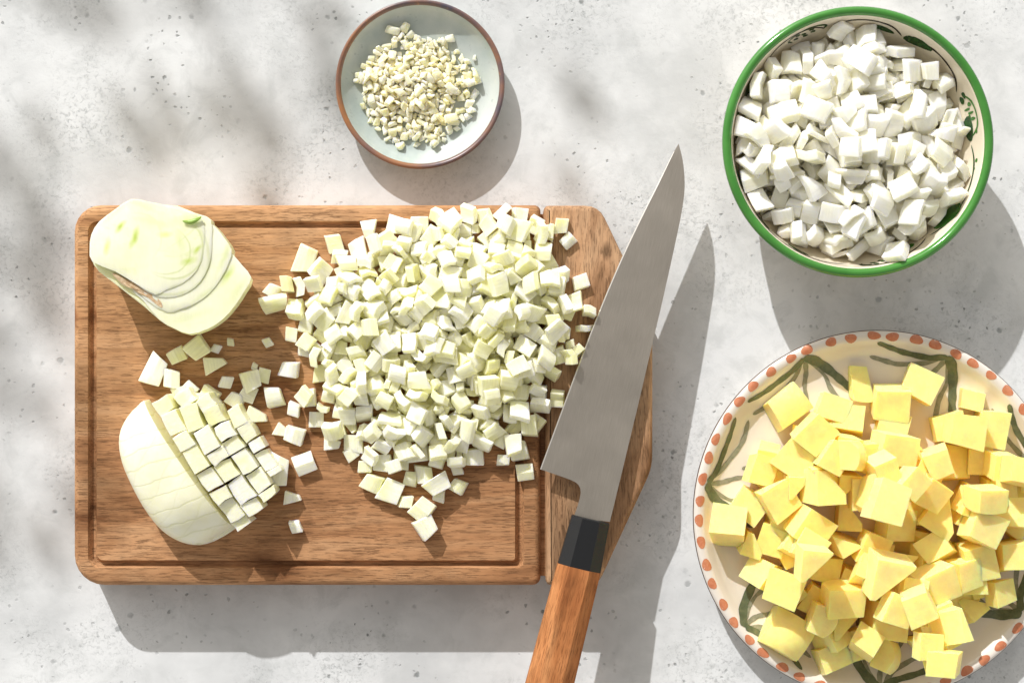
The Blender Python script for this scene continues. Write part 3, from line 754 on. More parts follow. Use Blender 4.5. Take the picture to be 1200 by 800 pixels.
petal('root_side', [(108, 305), (120, 309), (146, 322), (170, 337), (188, 348), (204, 362), (213, 374), (220, 388), (204, 384), (186, 374), (170, 360), (152, 346), (133, 331), (116, 318)], 120, 62, CUT2, shrink=.97, drift=(2, 3), dome=1)
SCAR = m_paint('root_scar_brown', (.45, .27, .13), (.66, .52, .34), 420, .7)
petal('root_scar', [(131, 320), (139, 322), (148, 327.5), (158, 332), (167, 339), (176, 343), (184, 348), (190, 355), (191, 361), (185, 358), (180, 352), (172, 348), (163, 344), (155, 338), (146, 335), (138, 328)], 125.6, 100, SCAR, shrink=.98, dome=.3)
GSH = m_paint('green_shoot', (.22, .38, .05), (.40, .55, .12), 200, .45)
YSH = m_paint('yellow_green_tint', (.62, .72, .16), (.78, .80, .36), 120, .45)
def frond(name, pts, zt, mat, w):
    P = catmull([Vector((*(W(x, y, zt).xy - fo.xy),)) for x, y in pts], 5, False); bm = bmesh.new(); n = len(P); rows = []
    for i, p in enumerate(P):
        d = (P[min(n - 1, i + 1)] - P[max(0, i - 1)]).normalized(); nn = Vector((-d.y, d.x)); ww = w * sin(pi * (i + .6) / (n + .2)) ** .7
        rows.append([(p.x + nn.x * ww, p.y + nn.y * ww, zt - 1.4), (p.x + nn.x * ww * .5, p.y + nn.y * ww * .5, zt + .5), (p.x - nn.x * ww * .5, p.y - nn.y * ww * .5, zt + .5), (p.x - nn.x * ww, p.y - nn.y * ww, zt - 1.4)])
    bm = loft_bm(rows, closed=False, cap_first=False, cap_last=False); ob = link(name, mesh_bm(name, bm), mat, half, smooth=60); ob.location = (0, 0, -60 * S)
frond('green_shoot', [(214, 259), (222, 260), (229, 258), (237, 253)], 133.0, GSH, 2.6)

# ------------------------------------------------------------------ second bulb half: an uncut slab and rows of standing dice
so = W(200, 555, 60); so.z = 60
slab_px = [(168, 471), (158, 477), (147, 490), (140, 505), (139, 522), (144, 545), (156, 572), (172, 600), (190, 622), (212, 636), (236, 640), (256, 632), (272, 622), (262, 608), (246, 588), (228, 566), (210, 542), (194, 516), (180, 491)]
A0 = (W(169, 473, 100) - so).xy; A1 = (W(271, 621, 100) - so).xy; LA = (A1 - A0).length; dA = (A1 - A0).normalized(); nA = Vector((-dA.y, dA.x))
if nA.x > 0: nA = -nA
OUTL = catmull([(W(x, y, 84) - so).xy for x, y in slab_px[:13]], 4, False)
uv = sorted([((p - A0).dot(dA), (p - A0).dot(nA)) for p in OUTL])
u_lo, u_hi = uv[0][0], uv[-1][0]
def vmax(u):
    for (a, va), (c_, vc) in zip(uv[:-1], uv[1:]):
        if a <= u <= c_ and c_ > a: return max(1.0, va + (vc - va) * (u - a) / (c_ - a))
    return 1.0
rings = []; NU = 30
for i in range(NU + 1):
    t = i / NU; u = u_lo + (u_hi - u_lo) * (.5 - .5 * cos(pi * t)); u = min(max(u, u_lo + .2), u_hi - .2); vm = vmax(u)
    Hm = 8 + 56 * max(0, 1 - abs(2 * (u - u_lo) / (u_hi - u_lo) - .95) ** 3.0) ** .5
    ring = [(0.0, .3), (0.0, Hm * .5), (0.4, Hm * .93)]
    for k in range(1, 13):
        a = pi / 2 * (1 - k / 12) ; ring.append((2.0 + (vm - 2.0) * cos(a) ** .9, Hm * (.30 + .70 * sin(a) ** .9)))
    ring += [(vm * .98, Hm * .15), (vm * .86, .3)]
    rings.append([((A0 + dA * u + nA * v_).x, (A0 + dA * u + nA * v_).y, z_ + .8 * noise.noise(Vector((u * .04, v_ * .04, 2))) * (z_ > 5)) for v_, z_ in ring])
bm = loft_bm(rings)
m, nt, b = mat_new('scored_fennel_skin')
rot = atan2(dA.y, dA.x)
vv1 = coords(nt, (1, 1, 1), rot=(0, 0, -rot + .30)); vv2 = coords(nt, (1, 1, 1), rot=(0, 0, -rot - .45))
base = ramp(nt, noise_tex(nt, coords(nt), 45, 4, .6), [(.35, (.90, .88, .64)), (.65, (.95, .93, .76))])
w1 = N(nt, 'ShaderNodeTexWave'); w1.inputs['Scale'].default_value = 30; w1.inputs['Distortion'].default_value = 3.0; w1.inputs['Detail'].default_value = 2; w1.inputs['Detail Scale'].default_value = 1.5; nt.links.new(vv1, w1.inputs['Vector'])
w2 = N(nt, 'ShaderNodeTexWave'); w2.inputs['Scale'].default_value = 19; w2.inputs['Distortion'].default_value = 5; w2.inputs['Detail'].default_value = 2; nt.links.new(vv2, w2.inputs['Vector'])
l1 = ramp(nt, w1.outputs['Fac'], [(.0, 1), (.05, 0)]); l2 = ramp(nt, w2.outputs['Fac'], [(.0, .4), (.025, 0)])
ln = math_n(nt, 'MAXIMUM', l1, l2)
c = mix(nt, math_n(nt, 'MULTIPLY', ln, .42), base, (.66, .66, .36))
nt.links.new(c, b.inputs['Base Color']); b.inputs['Roughness'].default_value = .4
b.inputs['Subsurface Weight'].default_value = .5; b.inputs['Subsurface Radius'].default_value = (.006, .006, .003); b.inputs['Subsurface Scale'].default_value = 1
bump(nt, b, math_n(nt, 'SUBTRACT', math_n(nt, 'MULTIPLY', noise_tex(nt, coords(nt), 160, 3, .5), .6), math_n(nt, 'MULTIPLY', ln, .3)), .0006, .5)
slab = link('fennel_slab', mesh_bm('fennel_slab', bm), m, None, so, smooth=45)
tag(slab, 'domed pale slab of fennel with shallow knife lines, beside the standing dice at the lower left', 'fennel')

# standing blocks: u along the slab, v away from it
RB = random.Random(21)
o2 = W(178, 474, 108)
D1 = (W(271, 616, 108) - o2).xy.normalized(); D2 = Vector((-D1.y, D1.x))
if D2.x < 0: D2 = -D2
rows = [(1, -2, 170, 19, 25, 62), (21, 4, 166, 20, 23, 58), (42, 22, 158, 19, 22, 50), (62, 50, 140, 16, 20, 36)]
blocks = []
for v0, u0, u1, wv, step, h in rows:
    u = u0
    while u < u1 - 8:
        l = step * RB.uniform(.65, 1.3); l = min(l, u1 - u)
        hh = h * (1 - .55 * abs((u + l / 2 - 75) / 120) ** 2) + RB.uniform(-3, 3)
        if u < 20 and v0 > 10: hh *= .7
        blocks.append((u + l / 2, v0 + wv / 2, l - 1.2, wv - 1.2, hh)); u += l
for (u, v, l, w_, hh) in blocks:
    bm = bmesh.new(); n = 2; g = {}
    tilt = RB.uniform(-.12, .12), RB.uniform(-.1, .15); sp = [RB.uniform(-1.6, 1.6) for _ in range(8)]
    ring = []
    for z, k in ((.3, .96), (hh * .5, 1.0), (hh, 1.0)):
        r_ = []
        for q, (sx, sy) in enumerate(((-1, -1), (0, -1), (1, -1), (1, 0), (1, 1), (0, 1), (-1, 1), (-1, 0))):
            x = sx * l / 2 * k + sp[q] * .6; y = sy * w_ / 2 * k + sp[(q * 3) % 8] * .6
            zz = z if z < hh * .9 else z + tilt[0] * x - (tilt[1] + .22) * (y)
            lean = z * .06
            r_.append((x, y + lean * 0, zz))
        ring.append(r_)
    loft_bm(ring, bm=bm)
    bevelled(bm, .8)
    pos = o2.xy + D1 * u + D2 * v
    jj = max(0.0, min(1.0, (75 - u) / 75)) * (1 if v > 22 else .3)
    r = atan2(D1.y, D1.x) + RB.uniform(-.06, .06) * (1 + 7 * jj)
    pos = pos + Vector((RB.uniform(-3, 3), RB.uniform(-3, 3))) * jj
    mir = 1 if D2.dot(Vector((-D1.y, D1.x))) > 0 else -1
    if mir < 0:
        for vtx in bm.verts: vtx.co.y *= -1
    me = mesh_bm('fennel_block', bm); me.materials.append(FEN); smooth_by(me, 35)
    o = bpy.data.objects.new('fennel_block', me); COL.objects.link(o)
    o.location = Vector((pos.x + RB.uniform(-.8, .8), pos.y + RB.uniform(-.8, .8), 60)) * S; o.rotation_euler = (0, 0, r)
    tag(o, 'tall block of diced fennel still standing in the close rows beside the domed slab', 'fennel', 'fennel blocks standing in rows beside the slab')

# ------------------------------------------------------------------ settled pieces
def proto(builder, nv, mat, name, sharp=32):
    out = []
    for k in range(nv):
        me = mesh_bm(name, builder(k)); me.materials.append(mat); smooth_by(me, sharp); out.append(me)
    return out
def place(name, me, rec, label, cat, group):
    o = bpy.data.objects.new(name, me); COL.objects.link(o)
    o.location = Vector(rec[2:5]) * S; o.rotation_mode = 'QUATERNION'; o.rotation_quaternion = Quaternion(rec[5]); o.scale = (rec[1],) * 3
    return tag(o, label, cat, group)
def decode(s):
    out = []
    for t in s.split(';'):
        a = [int(x) for x in t.split(',')]
        q = Quaternion([x / 500 for x in a[5:9]]).normalized()
        out.append((a[0], a[1] / 100, a[2] / 5, a[3] / 5, a[4] / 5, q, a[9]))
    return out
def stuff(name, protos, recs, mat, label, cat, group=None):
    bm = bmesh.new(); vs_ = []; fs = []
    for r in recs:
        M = Matrix.Translation(Vector(r[2:5]) * S) @ Quaternion(r[5]).to_matrix().to_4x4() @ Matrix.Scale(r[1], 4)
        me = protos[r[0]]; b0 = len(vs_)
        vs_ += [M @ v.co for v in me.vertices]; fs += [[b0 + i for i in p.vertices] for p in me.polygons]
    bm.free(); me = bpy.data.meshes.new(name); me.from_pydata(vs_, [], fs); me.materials.append(mat); smooth_by(me, 32)
    o = bpy.data.objects.new(name, me); COL.objects.link(o); tag(o, label, cat, group, 'stuff'); return o
POT_LABELS = ['lower of the two touching squares at the bottom, left one', 'long potato strip above the bottom right rim', 'big square potato face turned straight up in the lower middle of the heap', 'upright square potato cube at the right with a curved top edge', 'bottom most potato square, touching another at its upper left', 'big tilted potato square right of centre in the lower half', 'wide bright potato block in the upper middle of the heap', 'small potato chip on the upper left slope above a long wedge', 'small potato chip at the top right of the heap against the plate wall', 'potato square just below the large top left cube', 'big potato cube at the far left edge of the heap', 'small potato cube at the lower right edge, standing clear of the heap', 'tall potato piece at the top of the heap with a rounded end', 'large potato cube topmost on the left, under the upper left leaf spray', 'broad potato cube in the lower middle of the heap, right of a big square face', 'broad potato piece at the lower left of the heap, just left of its lowest wedges', 'small neat potato square near the middle top with upright sides', 'lowest left potato wedge, half in shade', 'long potato cube cut by the right edge of the photo', 'long thin potato wedge reaching out over the left plate surface', 'three cornered potato piece with its flat face up, left of centre', 'potato cube at the upper right of the heap next to the olive leaf spray', 'tilted potato square between the two right hand stacks']
BR1 = [(100, 12, 5), (215, 5, 2), (275, 95, 3), (198, 168, 4), (290, 172, 3), (395, 42, 3), (640, 60, 1), (680, 225, 1)]
BR2 = [(30, 205, 5), (18, 325, 5), (45, 300, 1), (0, 430, 3), (-5, 560, 4), (25, 620, 2), (130, 560, 2), (150, 640, 3)]
LOOSE_LABELS = ['small tapering fennel chip just above the pile, over the juice groove', 'square fennel chip at the top of the board, right of a tapering one', 'long fennel strip at the upper left edge of the big pile', 'tiny fennel chip alone left of the pile, below its upper left edge', 'tiniest fennel crumb alone between the halved bulb and the pile', 'longest loose fennel strip, left of the others above the domed slab', 'lone fennel square on bare wood above and right of the standing rows', 'tilted fennel square between the standing rows and the pile', 'pair-sized fennel chip left of the pile at the plank joint', 'flat fennel rectangle alone in the sun right of the standing rows', 'tall fennel strip against the right side of the standing rows', 'small fennel wedge alone below the tall strip', 'tiny lowest fennel sliver near the bottom groove', 'fennel dice alone below the right half of the pile', 'lowest fennel square of all, at the foot of the pile', 'upper of the two fennel chips beside the right groove', 'lower of the two fennel chips beside the right groove', 'fennel square at the right tip of the pile nearest the blade', 'fennel chip on the grip right beside the knife blade', 'loose piece of chopped fennel lying by itself on the board around the big pile']
PF = proto(fennel_variant, NF, FEN, 'fennel_dice')
rest = []
